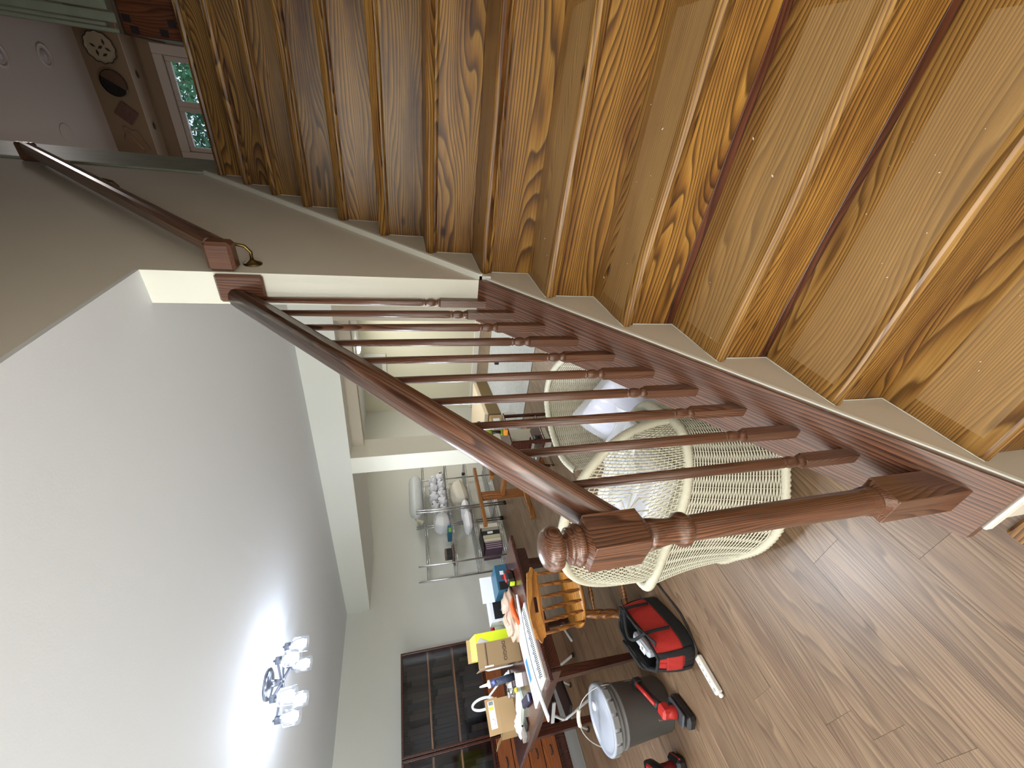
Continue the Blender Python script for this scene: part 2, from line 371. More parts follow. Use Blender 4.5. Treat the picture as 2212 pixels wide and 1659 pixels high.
# upstairs
struct(MB().box(-2.6, 3.0, .1, 6.75, 4.70, 4.80).build('ceiling_upstairs', pink_m), 'dim pinkish upstairs ceiling')
struct(MB().box(-2.6, 3.0, 3.05, 6.9, 2.44, 2.469).build('floor_upstairs', wood('upstairs_floor', (150, 100, 56), (130, 84, 44), (90, 54, 28), 0, 40, .03, .4, 1.5)))
struct(MB().box(-2.7, -2.6, 3.5, 6.9, 2.46, 4.72).build('wall_upstairs_left', pink_m))
struct(MB().box(2.6, 2.7, 2.9, 6.9, 2.46, 4.72).build('wall_upstairs_right', pink_m))
struct(MB().box(-2.6, 0, 3.42, 3.5, 2.46, 4.72).build('wall_upstairs_front', pink_m))
struct(MB().box(.93, 2.7, 2.93, 3.03, 2.46, 4.72).build('wall_upstairs_near', pink_m))
struct(MB().box(-2.6, 2.6, 6.56, 6.80, 4.30, 4.70).build('trim_2', tan_m), 'tan boxed soffit that carries the wall plates')
struct(MB().box(-2.6, 2.6, 6.558, 6.80, 4.293, 4.30).build('trim_3', mat('soffit_underside', (190, 170, 146), .8)), 'paler underside of the kitchen soffit')
wx0, wx1, wz0, wz1 = -.40, .58, 3.0, 4.02
wb = MB()
wb.box(-2.6, wx0-.06, 6.80, 6.9, 2.46, 4.72); wb.box(wx1+.06, 2.6, 6.80, 6.9, 2.46, 4.72); wb.box(wx0-.06, wx1+.06, 6.80, 6.9, wz1+.06, 4.72); wb.box(wx0-.06, wx1+.06, 6.80, 6.9, 2.46, wz0-.06)
struct(wb.build('wall_upstairs_back', tan_m))
win = struct(MB().build('window_1', None), 'white two-sash kitchen window upstairs') if False else thing('window_1', 'white two-sash kitchen window upstairs with trees outside', 'window', (0, 6.79, 0))
del win['category']; win['kind'] = 'structure'
wf = mat('window_frame_white', (190, 178, 166), .5)
f = MB(); 
for a in ((wx0-.10, wx0, wz0-.1, wz1+.1), (wx1, wx1+.10, wz0-.1, wz1+.1), (wx0, wx1, wz1, wz1+.1), (wx0, wx1, wz0-.1, wz0)): f.box(a[0], a[1], -.03, .02, a[2], a[3], bev=.006)
f.build('casing', wf, win)
mid = (wx0+wx1)/2
for k, (a, b) in enumerate(((wx0, mid), (mid, wx1))):
    f = MB(); w = .055
    f.box(a, a+w, 0, .05, wz0, wz1, bev=.005); f.box(b-w, b, 0, .05, wz0, wz1, bev=.005); f.box(a+w, b-w, 0, .05, wz1-w, wz1, bev=.005); f.box(a+w, b-w, 0, .05, wz0, wz0+w, bev=.005)
    sash = f.build('sash', wf, win)
    MB().box((a+b)/2-.004, (a+b)/2+.004, .02, .03, wz0+w, wz1-w).build('muntin', wf, sash)
    MB().box(a+w, b-w, .031, .034, wz0+w, wz1-w).build('pane', glassy('window_glass', tr=.97), sash)
MB().tube([(wx0+.05, -.02, 3.72), (wx0+.02, -.05, 3.71), (wx0+.01, -.06, 3.66), (wx0+.05, -.05, 3.62)], .009, 8).build('crank', mat('crank_white', (230, 226, 224), .4), win)
# knee wall and its white bead
CAPC = -.103                                   # cap top: z = S*y + CAPC
kz = lambda y, c: S*y+c
struct(MB().prism([(.355, 0), (1.45, 0), (1.45, kz(1.45, CAPC-.026)), (.355, kz(.355, CAPC-.026))], 0, -.125, 0).build('wall_knee', beige_wall), 'beige knee wall under the oak cap')
b = MB().prism([(.349, kz(.349, CAPC-.043)), (1.45, kz(1.45, CAPC-.043)), (1.45, kz(1.45, CAPC-.0265)), (.349, kz(.349, CAPC-.0265))], 0, 0, .007)
b.prism([(.341, kz(.349, CAPC-.055)), (.355, kz(.349, CAPC-.055)), (.355, kz(.355, CAPC-.0265)), (.341, kz(.341, CAPC-.0265))], 0, -.134, .007)
struct(b.build('trim_4', trim_m), 'white bead under the oak cap')
# skirt trim on the stair wall above the steps
b = MB().prism([(1.452, kz(1.452, -.150)), (3.03, kz(3.03, -.150)), (3.03, kz(3.03, -.108)), (1.452, kz(1.452, -.108))], 0, 0, .014)
b.prism([(1.452, kz(1.452, -.118)), (3.03, kz(3.03, -.118)), (3.03, kz(3.03, -.106)), (1.452, kz(1.452, -.106))], 0, 0, .022)
struct(b.build('trim_5', trim_m), 'white stair skirt moulding along the beige wall')
struct(MB().box(0, .012, 3.03, 3.5, 2.47, 4.7, bev=.004).build('trim_6', green_m), 'grey-green board at the head of the stair')
# beam / soffit, column, jamb
b = MB()
for (x0, x1, y0, y1) in ((XL, -2.28, YB, 3.85), (-2.28, -.106, YB, 3.14)):
    n = [(x0, y0), (x1, y0), (x1, y1), (x0, y1)]
    b.add([(x, y, CZ(x)-.277) for x, y in n]+[(x, y, CZ(x)+.01) for x, y in n], [(0, 1, 2, 3), (7, 6, 5, 4), (0, 4, 5, 1), (1, 5, 6, 2), (2, 6, 7, 3), (3, 7, 4, 0)])
struct(b.build('trim_7', white_wall), 'boxed white beam across the room')
struct(MB().box(-2.44, -2.24, YB+.001, 3.10, 0, 1.97).build('wall_column', cream_wall), 'square cream column under the beam')
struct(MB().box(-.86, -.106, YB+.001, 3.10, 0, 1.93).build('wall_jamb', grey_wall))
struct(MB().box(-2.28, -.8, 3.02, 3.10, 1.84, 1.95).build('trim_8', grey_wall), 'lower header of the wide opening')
struct(MB().box(XL+.01, -.11, 6.93, 6.955, 0, .11, bev=.004).build('baseboard_back', trim_m))
fw = thing('window_2', 'small white framed basement window high on the far wall', 'window', (-4.02, 6.94, 2.0)); del fw['category']; fw['kind'] = 'structure'
f = MB()
for a in ((-.46, -.38, -.2, .2), (.38, .46, -.2, .2), (-.38, .38, .12, .2), (-.38, .38, -.2, -.12)): f.box(a[0], a[1], -.03, .01, a[2], a[3], bev=.005)
f.build('frame', trim_m, fw)
MB().box(-.38, .38, -.006, 0, -.12, .12).build('pane', mat('frosted_grey', (176, 176, 168), .3), fw)

# ================================================================== STAIR
st = thing('staircase', 'straight pine staircase with worn varnished treads rising past the knee wall', 'staircase', (0, .44, 0))
def stair_child(o): o.parent = st; o.location = o.location-st.location; return o
XR = .93; TH = .03
for L_ in range(2, 15):
    z = (L_-1)*RISE; yn = L_*RUN-.012; yr = L_*RUN+.008
    # tread with rounded nosing, centred on its own middle
    cy = yn+.115; d0 = yn-cy; d1 = (L_+1)*RUN+.010-cy
    if L_ == 14: d1 = .14
    prof = [(d1, 0), (d1, -TH), (d0+.010, -TH)]+[(d0+.010-.015*sin(a)+.005, -TH/2-TH/2*cos(a)) for a in (pi*.25, pi*.5, pi*.75)]+[(d0+.010, 0)]
    t = MB().prism(prof, 0, .0006-XR/2, XR/2-.0006).build('tread', pine_pad if L_ in (2, 3, 4, 5, 6) else pine)
    t.location = (XR/2, cy, z); stair_child(t); t.location.z = z
    # riser board
    h = RISE-TH
    low = L_ in (4, 5)
    r = MB().box(.0006-XR/2, XR/2-.0006, 0, .016, -h/2+(.028 if low else 0), h/2, bev=.0008).build('riser', pine)
    r.location = (XR/2, yr, z-TH-h/2); stair_child(r)
    if low:
        r = MB().box(.0006-XR/2, XR/2-.0006, -.001, .016, -.0135, .0135, bev=.001).build('riser_strip', pine_red)
        r.location = (XR/2, yr, z-TH-h+.0136); stair_child(r)
    r = MB().prism([(0, 0), (-.0085, 0), (-.0085, -.006), (-.005, -.012), (0, -.014)], 0, .001-XR/2, XR/2-.001).build('nosing_strip', pine)
    r.location = (XR/2, yr, z-TH); stair_child(r)
# chips of white paint and caulk on the steps: thin flecks on the wood
flk = MB(); rr = random.Random(3)
for L_, n in ((2, 9), (3, 10), (4, 6), (5, 8), (6, 5)):
    for k in range(n):
        x = rr.uniform(.03, .6); y = L_*RUN+rr.uniform(.01, .19); s = rr.choice((.0007, .0009, .0012, .0016, .0032)); a = rr.uniform(0, pi); zz = (L_-1)*RISE+.0003
        flk.add([(x+s*q*cos(a+t), y+s*q*sin(a+t), zz+h) for h in (0, .0006) for t, q in ((0, 1.6), (1.3, .6), (3.1, 1.4), (4.5, .7))], [(3, 2, 1, 0), (4, 5, 6, 7), (0, 1, 5, 4), (1, 2, 6, 5), (2, 3, 7, 6), (3, 0, 4, 7)])
o = flk.build('paint_fleck', mat('white_fleck', (236, 226, 214), .7)); o['kind'] = 'stuff'; stair_child(o)
# caulk line where the steps meet the wall
ck = MB()
for L_ in range(2, 14):
    z = (L_-1)*RISE; y0 = L_*RUN; y1 = (L_+1)*RUN
    ck.tube([(.0022, y0-.012, z-.001), (.002, y0+.05, z+.0012), (.0025, y0+.12, z+.001), (.002, y1+.006, z+.001), (.002, y1+.006, z+.08), (.0026, y1+.006, z+RISE-TH)], [.0018, .0014, .0022, .0016, .0014, .0018], 5)
o = ck.build('caulk_line', trim_m); o['kind'] = 'stuff'; stair_child(o)
# shoe block on the floor at the knee wall's foot
tag(MB().prism([(.30, 0), (.352, 0), (.352, .012), (.344, .022), (.30, .022)], 0, -.185, -.06).build('shoe_moulding', pine), 'short pine offcut on the floor at the foot of the knee wall', 'moulding')

# ================================================================== BALUSTRADE
RX = -.082
bal = thing('stair_balustrade', 'stained oak balustrade with turned newel and ten balusters on the knee wall', 'railing', (RX, .421, kz(.421, CAPC)))
org = Vector(bal.location)
tilt = atan2(RISE, RUN)
def slope_part(mb, name, m, y, z):
    o = mb.build(name, m); M = Matrix.Translation((RX, y, z)) @ Matrix.Rotation(tilt, 4, 'X')
    o.data.transform(M.inverted()); o.parent = bal; o.location = M.translation-org; o.rotation_euler = (tilt, 0, 0); return o
cap = MB().prism([(.345, kz(.345, CAPC-.0255)), (1.449, kz(1.449, CAPC-.0255)), (1.449, kz(1.449, CAPC)), (.345, kz(.345, CAPC))], 0, -.163, .003)
slope_part(cap, 'base_cap', oaky, .9, kz(.9, CAPC))
# handrail: bread-loaf section swept up the slope
y0, y1 = .452, 1.432; hc = .645
prof = [(-.018, 0), (-.022, .010), (-.022, .022), (-.0335, .034), (-.035, .048), (-.030, .062), (-.018, .072), (0, .0755)]
prof = prof+[(-x, h) for x, h in prof[-2::-1]]
def rail(prof, cx, ya, yb, c, name, m, yc):
    n = len(prof); vs = []
    for y in (ya, yb): vs += [(cx+x, y, kz(y, c)+h) for x, h in prof]
    fs = [tuple(range(n)), tuple(range(2*n-1, n-1, -1))]+[(i, i+n, (i+1) % n+n, (i+1) % n) for i in range(n)]
    mb = MB(); mb.add(vs, fs, True); return mb
slope_part(rail(prof, RX, y0, y1, hc, 'handrail', oaky, .9), 'handrail', oaky, .9, kz(.9, hc))
ro = MB().box(-.094, -.003, 0, .017, -.0675, .0675, bev=.006).build('rosette', oakz, bal); ro.location = Vector((0, 1.4320, 1.925))-Vector((0, org.y, org.z))-Vector((org.x, 0, 0))
# balusters
def baluster(y):
    zt = kz(y, hc)+.012; zb = kz(y, CAPC)-.02; h = .0135
    mb = MB(); zq = kz(y, CAPC)+.155
    mb.box(-h, h, -h, h, zb-zq, 0, bev=.0012)
    mb.lathe([(.0165, -.001), (.0125, .010), (.0105, .013), (.0105, .017), (.0125, .019), (.0142, .030), (.0135, .040), (.0105, .047), (.0100, .050), (.0128, .0525), (.0128, .0555), (.0105, .0575), (.0125, .061), (.0125, .064), (.0132, .068), (.0090, zt-zq)], 14)
    o = mb.build('baluster', oakz, bal); o.location = Vector((RX, y, zq))-org; return o
for k in range(10): baluster(.549+k*.0980)
# newel
nw = MB(); zc = kz(.421, CAPC)
A = .0345
nw.box(-A, A, -A, A, kz(.387, CAPC)-.02-zc, .456-zc, bev=.0015)
nw.box(-A, A, -A, A, 1.034-zc, 1.139-zc, bev=.0015)
def frustum(mb, a, z0, r, z1, n=32):
    vs = []; 
    for k in range(n):
        w = 2*pi*(k+.5)/n; c, s_ = cos(w), sin(w); q = a/max(abs(c), abs(s_)); vs.append((q*c, q*s_, z0))
    for k in range(n): w = 2*pi*(k+.5)/n; vs.append((r*cos(w), r*sin(w), z1))
    mb.add(vs, [(k, (k+1) % n, (k+1) % n+n, k+n) for k in range(n)]+[tuple(range(n)), tuple(range(2*n-1, n-1, -1))], False)
frustum(nw, A-.0005, .4555-zc, .0285, .470-zc); frustum(nw, A-.0005, 1.0345-zc, .026, 1.020-zc); frustum(nw, A-.0005, 1.1385-zc, .026, 1.148-zc)
nw.lathe([(r, z-zc) for r, z in ((.0285, .468), (.031, .474), (.031, .480), (.0285, .484), (.030, .490), (.0275, .497), (.0272, .52), (.0268, .62), (.0255, .78), (.0232, .925), (.0232, .931), (.027, .934), (.0305, .940), (.0312, .946), (.0295, .953), (.0245, .959), (.0225, .966), (.0228, .975), (.0245, .990), (.0275, 1.008), (.028, 1.022))], 28)
nw.lathe([(r, z-zc) for r, z in ((.0275, 1.146), (.0345, 1.150), (.0350, 1.157), (.0325, 1.162), (.0285, 1.164), (.0305, 1.168), (.0305, 1.171), (.026, 1.174), (.0200, 1.177), (.0185, 1.181), (.024, 1.183), (.033, 1.1865), (.0365, 1.193), (.0370, 1.199), (.0350, 1.207), (.0290, 1.2145), (.020, 1.219), (.010, 1.2215), (.002, 1.222))], 32)
o = nw.build('newel_post', oakz, bal)
o.location = Vector((RX+.002, .421, zc))-org

# wall handrail of the upper flight
hr = thing('wall_handrail', 'dark oak handrail on brackets climbing the beige stairwell wall', 'handrail', (0, 1.33, 1.83))
EY = 1.478
def wr(y): return 1.803+.885*(y-1.33)
pf = [(.040, 0), (.085, 0), (.090, .012), (.082, .024), (.090, .036), (.088, .055), (.076, .066), (.050, .066), (.038, .055), (.036, .036), (.044, .024), (.036, .012)]
vs = []; n = len(pf)
for y in (1.50, 2.99): vs += [(x, y-0, wr(y)+h) for x, h in pf]
mb = MB().add(vs, [tuple(range(n)), tuple(range(2*n-1, n-1, -1))]+[(i, i+n, (i+1) % n+n, (i+1) % n) for i in range(n)])
o = mb.build('rail', oaky); a2 = atan2(.885, 1); M = Matrix.Translation((.06, 2.1, wr(2.1))) @ Matrix.Rotation(a2, 4, 'X')
o.data.transform(M.inverted()); o.parent = hr; o.location = M.translation-hr.location; o.rotation_euler = (a2, 0, 0)
mb = MB().box(.001, .090, -.030, .024, -.030, .046, bev=.009); o = mb.build('rail_return', oakz, hr); o.location = (0, EY-1.33, wr(EY)+.026-1.83)
mb = MB().box(.001, .088, -.02, .02, -.03, .05, bev=.008); o = mb.build('rail_return', oakz, hr, loc=(0, 2.99-1.33, wr(2.99)-1.83+.02))
for yy in (1.53, 2.35):
    zz = wr(yy)
    br = MB().lathe([(.028, 0), (.028, .003), (.020, .006), (.010, .012), (.007, .016)], 18, M=T(0, 0, 0, 0, 0, pi/2)).build('bracket', brass, hr, loc=(.0005, yy-1.33, zz-.075-1.83))
    MB().tube([(.01, 0, 0), (.04, 0, -.002), (.058, 0, .012), (.064, 0, .040), (.063, 0, .078)], .0055, 8).build('bracket_arm', brass, br)
# ================================================================== CEILING LAMP
fx = thing('ceiling_light', 'lit six-light nickel ceiling fixture with clear glass shades', 'lamp', (-2.2, 1.14, CZ(-2.2)))
MB().lathe([(.075, -.001), (.078, -.012), (.060, -.022), (.020, -.028), (.016, -.060), (.022, -.072), (.010, -.085)], 28).build('canopy', steel, fx)
glass = glassy('clear_shade_glass', tr=.86, rough=.05); bulb_m = mat('led_bulb', (222, 234, 255), emit=45)
for k in range(6):
    a = R(15+60*k); px, py = .165*cos(a), .165*sin(a)
    arm = MB().box(-.006, .165, -.006, .006, -.082, -.068, bev=.002).build('arm', steel, fx, rotz=a)
    sk = MB().lathe([(.006, -.055), (.006, -.066), (.019, -.066), (.019, -.108), (.013, -.110)], 18).build('socket', steel, fx, loc=(px, py, 0))
    MB().lathe([(.024, -.098), (.040, -.108), (.041, -.185), (.0395, -.185), (.0385, -.110), (.024, -.100)], 24, cap=False).build('glass_shade', glass, sk)
    MB().lathe([(.010, -.110), (.013, -.120), (.024, -.140), (.026, -.155), (.019, -.172), (.004, -.178)], 18).build('bulb', bulb_m, sk)
    l = bpy.data.lights.new('bulb_light', 'SPOT'); l.spot_size = R(176); l.spot_blend = .35; l.energy = BULB_W; l.color = (.84, .92, 1.0); l.shadow_soft_size = .03
    o = bpy.data.objects.new('bulb_light', l); C.objects.link(o); o.location = (fx.location.x+px*1.0, fx.location.y+py*1.0, fx.location.z-.195)
    l = bpy.data.lights.new('bulb_glow', 'POINT'); l.energy = BULB_W*.10; l.color = (.78, .87, 1.0); l.shadow_soft_size = .025
    o = bpy.data.objects.new('bulb_glow', l); C.objects.link(o); o.location = (fx.location.x+px, fx.location.y+py, fx.location.z-.19)
fl2 = thing('flush_ceiling_light', 'small round ceiling light glowing in the back room', 'lamp', (-3.05, 6.3, CZ(-3.05)))
MB().lathe([(.13, -.001), (.13, -.02), (.11, -.03)], 24).build('base', trim_m, fl2)
MB().lathe([(.11, -.03), (.10, -.055), (.06, -.07), (.01, -.075)], 24).build('diffuser', mat('lamp_glow_warm', (255, 250, 235), emit=14), fl2)
for k, (x, y) in enumerate(((.43, 5.95), (-.20, 5.78), (.40, 5.36))):
    c = thing('recessed_light', ('unlit recessed can light beside the plates on the soffit', 'flush round trim in the upstairs ceiling nearest the stair wall', 'unlit recessed can light at the picture edge, farthest from the soffit')[k], 'lamp', (x, y, 4.70))
    if k != 1:
        MB().lathe([(.095, 0), (.098, -.006), (.075, -.008), (.07, .03), (.03, .045)], 24, cap=False).build('trim_ring', mat('can_trim', (214, 200, 190), .4), c)
        MB().lathe([(.06, .03), (.055, .0), (.03, -.012), (.005, -.016)], 20).build('lamp_face', mat('can_lamp', (180, 170, 165), .3), c)
    else: MB().lathe([(.085, 0), (.086, -.004), (.08, -.005)], 24).build('trim_ring', pink_m, c)
for k, x in enumerate((.36, -.14)):
    c = thing('soffit_light', ('small can light under the soffit, below the round plates', 'small can light under the soffit, below the leaf shaped plate')[k], 'lamp', (x, 6.68, 4.293))
    MB().lathe([(.05, 0), (.05, -.004), (.038, -.005), (.036, -.001)], 20, cap=False).build('trim_ring', mat('can_trim2', (170, 156, 140), .4), c)
    MB().lathe([(.036, -.001), (.02, -.003), (.002, -.0035)], 20).build('lamp_face', mat('can_lamp2', (92, 76, 62), .5), c)

# ================================================================== UPSTAIRS WALL PLATES (on the soffit face, y=6.56)
def wallplate(name, label, x, z, parts, rx=pi/2):
    t = thing(name, label, 'plate', (x, 6.558, z)); return t
p = wallplate('decorative_plate', 'scalloped cream wall plate with a dark rim and dark leaves', .56, 4.50, 0)
n = 40; MB().lathe([(.002, .004), (.11, .006), (.135, .014), (.14, .018), (.135, .006), (.10, .0)], n, M=T(0, 0, 0, rx=pi/2)).build('dish', mat('plate_cream', (176, 160, 132), .4), p)
MB().tube([(.137*(1+.03*cos(12*a))*cos(a), -.018, .137*(1+.03*cos(12*a))*sin(a)) for a in [2*pi*k/72 for k in range(72)]], .005, 6, closed=True).build('rim', mat('plate_dark', (44, 34, 28), .4), p)
for k in range(6):
    a = R(60*k+20); r = .065 if k else 0
    MB().add([(-.028, 0, 0), (0, 0, .012), (.028, 0, 0), (0, 0, -.012), (-.028, -.003, 0), (0, -.003, .012), (.028, -.003, 0), (0, -.003, -.012)], [(0, 1, 2, 3), (7, 6, 5, 4), (0, 1, 5, 4), (1, 2, 6, 5), (2, 3, 7, 6), (3, 0, 4, 7)]).build('painted_leaf', mat('plate_dark', (44, 34, 28)), p, loc=(r*cos(a), -.0075, r*sin(a)), rot=(0, a+.7, 0))
p = wallplate('decorative_plate', 'round wall plate, half black and half brown', .25, 4.49, 0)
MB().lathe([(.002, .004), (.10, .006), (.125, .018), (.12, .004)], n, M=T(0, 0, 0, rx=pi/2)).build('dish', mat('plate_black', (20, 18, 18), .25), p)
MB().prism([(.119*cos(a), .119*sin(a)) for a in [R(-100+180*k/14) for k in range(15)]], 1, -.010, -.019).build('brown_half', mat('plate_brown', (92, 66, 48), .5), p, rot=(0, R(20), 0))
p = wallplate('decorative_plate', 'diamond shaped reddish-brown wall plate', -.03, 4.47, 0)
MB().box(-.085, .085, -.014, 0, -.085, .085, bev=.005).build('tile', mat('plate_red', (104, 74, 64), .5, var=.4, vscale=30), p, rot=(0, R(40), 0))
p = wallplate('decorative_plate', 'tan leaf shaped wall plate beside the stair wall', -.30, 4.47, 0)
lf = [(.13*cos(a)*(1+.18*cos(5*a)), .085*sin(a)*(1+.12*cos(5*a))) for a in [2*pi*k/40 for k in range(40)]]
MB().prism(lf, 1, -.010, 0).build('dish', mat('plate_tan', (140, 112, 86), .5), p, rot=(0, R(-30), 0))
MB().tube([(-.11, -.012, 0), (0, -.016, .01), (.11, -.012, 0)], .005, 6).build('midrib', mat('plate_tan2', (170, 146, 118), .5), p, rot=(0, R(-30), 0))
# casing and cabinet at the right edge of the upstairs view
cz = thing('door_casing', 'grey-green moulded casing at the upper right edge', 'casing', (.66, 3.45, 2.47))
for k, (a, b2, c) in enumerate(((-.045, -.025, 0), (-.022, -.004, .015), (0, .045, .03), (.05, .12, .01))):
    MB().box(a, b2, c, c+.05, (.44, .50, .42, .47)[k], 2.22, bev=.004).build('moulding', green_m, cz)
cb = thing('upper_cabinet', 'orange-brown cabinet end with dark square inlays below the grey-green casing', 'cabinet', (.66, 3.45, 2.47))
ocm = wood('orange_cabinet', (132, 76, 44), (118, 66, 38), (88, 48, 28), 2, 60, .02, .35, 2, knots=False)
MB().box(-.040, .36, 0, .5, 0, .415, bev=.004).build('body', ocm, cb)
MB().box(-.046, .37, -.012, .5, .4155, .432, bev=.003).build('top_band', mat('grey_band', (96, 84, 76), .4), cb)
for x, z in ((-.034, .34), (.012, .365), (-.030, .20), (.018, .15)): MB().box(x, x+.034, -.004, -.0002, z, z+.040, bev=.001).build('dark_square', mat('dark_inlay', (40, 32, 34), .4), cb)
# trees outside the kitchen window
rr = random.Random(11)
for k, (x, y, z, r, h, c, lab) in enumerate(((1.0, 9.2, 2.9, 1.0, 2.6, (70, 128, 84), 'bright green tree outside the right-hand sash'), (-1.35, 12.0, 3.6, 1.45, 2.4, (52, 104, 72), 'darker evergreen outside the left-hand sash'))):
    t = thing('tree', lab, 'tree', (x, y, 1.0))
    MB().tube([(0, 0, -1), (.03, 0, 1.4), (0, 0, 4.6)], [.14, .10, .03], 8).build('trunk', mat('bark', (80, 64, 52), .9), t)
    mb = MB()
    for q in range(11000):
        a = rr.uniform(0, 2*pi); zz = rr.uniform(2.2, 5.6)*(1 if k == 0 else 1.1); rad = r*sqrt(rr.random())*(1.08-abs(zz-3.9)/7); s = rr.uniform(.06, .15)
        c0 = Vector((rad*cos(a), rad*sin(a)*.7, zz)); d = Vector((rr.uniform(-1, 1), rr.uniform(-1, 1), rr.uniform(-1, .3))).normalized(); e = d.cross(Vector((rr.random(), rr.random(), rr.random()))).normalized()*s*.28
        mb.add([c0, c0+d*s*.5+e, c0+d*s, c0+d*s*.5-e], [(0, 1, 2, 3)])
    o = mb.build('foliage', mat('leaf%d' % k, c, .5, var=.5, vscale=2.5), t); o['kind'] = 'stuff'

# ================================================================== WICKER CHAIRS
def spline(pts, t, closed=False):
    n = len(pts)
    if closed: f = (t % 1.0)*n; i = int(f); g = lambda k: Vector(pts[k % n])
    else: f = min(max(t, 0), .99999)*(n-1); i = int(f); g = lambda k: Vector(pts[min(max(k, 0), n-1)])
    u = f-i; p0, p1, p2, p3 = g(i-1), g(i), g(i+1), g(i+2)
    return .5*((2*p1)+(-p0+p2)*u+(2*p0-5*p1+4*p2-p3)*u*u+(-p0+3*p1-3*p2+p3)*u**3)
def weave(fn, rows, samples, stakes, name, parent, r=.0038, amp=.0035, u0=0, u1=1, mask=None, closed=False, lab=None):
    """fn(u,v)->point; horizontal strands weave in and out of upright stakes"""
    mb = MB()
    def nrm(u, v):
        a = fn(min(u+.01, 1.0) if not closed else u+.01, v)-fn(max(u-.01, 0.0) if not closed else u-.01, v); b = fn(u, min(v+.02, 1))-fn(u, max(v-.02, 0)); n_ = a.cross(b)
        return n_.normalized() if n_.length > 1e-9 else Vector((0, 0, 1))
    for j in range(rows):
        v = (j+.5)/rows; run = []
        for i in range(samples+1):
            u = u0+(u1-u0)*i/samples
            if mask and mask(u, v):
                if len(run) > 1: mb.tube(run, r, 4, cap=False)
                run = []; continue
            run.append(fn(u, v)+nrm(u, v)*(amp*cos(pi*stakes*(u-u0)/(u1-u0)+(j % 2)*pi)))
        if len(run) > 1: mb.tube(run, r, 4, cap=False)
    for k in range(stakes+1):
        u = u0+(u1-u0)*k/stakes; run = []
        for j in range(13):
            v = j/12
            if mask and mask(u, v):
                if len(run) > 1: mb.tube(run, r*.62, 4, cap=False)
                run = []; continue
            run.append(fn(u, v))
        if len(run) > 1: mb.tube(run, r*.62, 4, cap=False)
    o = mb.build(name, wick, parent); o['kind'] = 'stuff'; return o
def wrapped(pts, r, name, parent, closed=False, step=.010, full=.003):
    """pole wound with cane: bulges every few millimetres"""
    P = [Vector(p) for p in pts]; L_ = [0]
    for a, b in zip(P, P[1:]): L_.append(L_[-1]+(b-a).length)
    tot = L_[-1]; n = int(tot/step)*2; out = []; rs = []; j = 0
    for i in range(n+1):
        d = tot*i/n
        while j < len(P)-2 and L_[j+1] < d: j += 1
        out.append(P[j].lerp(P[j+1], (d-L_[j])/max(1e-6, L_[j+1]-L_[j]))); rs.append(r+(full if i % 2 else -full*.4))
    return MB().tube(out, rs, 10).build(name, wick, parent)
wa = thing('wicker_armchair', 'cream wicker armchair with fan back and diamond opening, seen from behind', 'chair', (-.78, 1.05, 0))
O = Vector(wa.location)
topc = [(-.425, 1.12, .42), (-.405, 1.02, .42), (-.455, .94, .42), (-.56, .877, .42), (-.69, .845, .42), (-.88, .825, .42), (-1.06, .808, .415), (-1.185, .83, .41), (-1.23, 1.0, .41), (-1.20, 1.22, .41), (-1.0, 1.32, .41), (-.7, 1.33, .42), (-.48, 1.26, .42)]
botc = [(-.365, 1.10, .075), (-.365, .98, .075), (-.41, .86, .075), (-.51, .78, .075), (-.63, .715, .08), (-.78, .712, .085), (-.93, .765, .09), (-1.05, .83, .09), (-1.10, 1.0, .09), (-1.08, 1.2, .09), (-.95, 1.28, .085), (-.7, 1.29, .08), (-.45, 1.24, .075)]
topc = [Vector(p)-O for p in topc]; botc = [Vector(p)-O for p in botc]
def skirt(u, v):
    a = spline(botc, u, True); b = spline(topc, u, True); p = a.lerp(b, v); out = Vector((p.x, p.y, 0)).normalized(); return p+out*(-.012*sin(pi*v))
weave(skirt, 66, 190, 34, 'skirt_weave', wa, closed=True, r=.0024, amp=.0036)
wrapped([spline(topc, k/80, True) for k in range(81)], .018, 'seat_rim', wa)
wrapped([spline(botc, k/80, True) for k in range(81)], .016, 'base_rim', wa, step=.02)
for x, y in ((-.64, .735), (-.42, 1.02), (-1.03, .98), (-.75, 1.27)):
    b = Vector((x, y, 0))-O; MB().tube([b, b+Vector((0, 0, .03)), b+Vector((.0, .01, .09))], [.017, .018, .017], 12).build('leg', wick, wa)
# back: fan from the seat rim up to an arch
bl, br_ = Vector((-1.185, .85, .42))-O, Vector((-.415, 1.06, .42))-O
def arch(u):
    a = pi*(1-u); x = bl.x+(br_.x-bl.x)*(.5-.5*cos(pi*u)*1.0) ; y = bl.y+(br_.y-bl.y)*u
    zt = .44*max(0, sin(pi*u))**.62; return Vector((x, y+.02-.06*sin(pi*u), .42+zt))
def railp(u): return spline([bl, Vector((-1.06, .812, .42))-O, Vector((-.88, .83, .42))-O, Vector((-.69, .85, .42))-O, Vector((-.52, .89, .42))-O, Vector((-.44, .96, .42))-O, br_], u)
def back(u, v):
    a = railp(u); b = arch(u); p = a.lerp(b, v); p.y += -.03*sin(pi*v)*sin(pi*u); return p
dia = lambda u, v: abs(u-.56)/.085+abs(v-.52)/.22 < 1
weave(lambda u, v: back(v, u*.98+.01), 74, 60, 22, 'back_weave', wa, mask=lambda u, v: dia(v, u), r=.0029, amp=.0032)
mb = MB()
for (a, b, c, d) in ((.50, .44, .62, .60), (.50, .60, .62, .44), (.56, .32, .56, .72), (.48, .52, .64, .52)): mb.tube([back(a, b), back(c, d)], .003, 5)
mb.build('lattice', wick, wa)
wrapped([arch(k/60) for k in range(61)], .017, 'back_rim', wa)
sc_ = MB().grid(lambda u, v: tuple(spline(topc, u, True)*(v*.93)+Vector((0, 0, .42*(1-v*.93)+.004))), 48, 8).build('seat_panel', wick, wa)
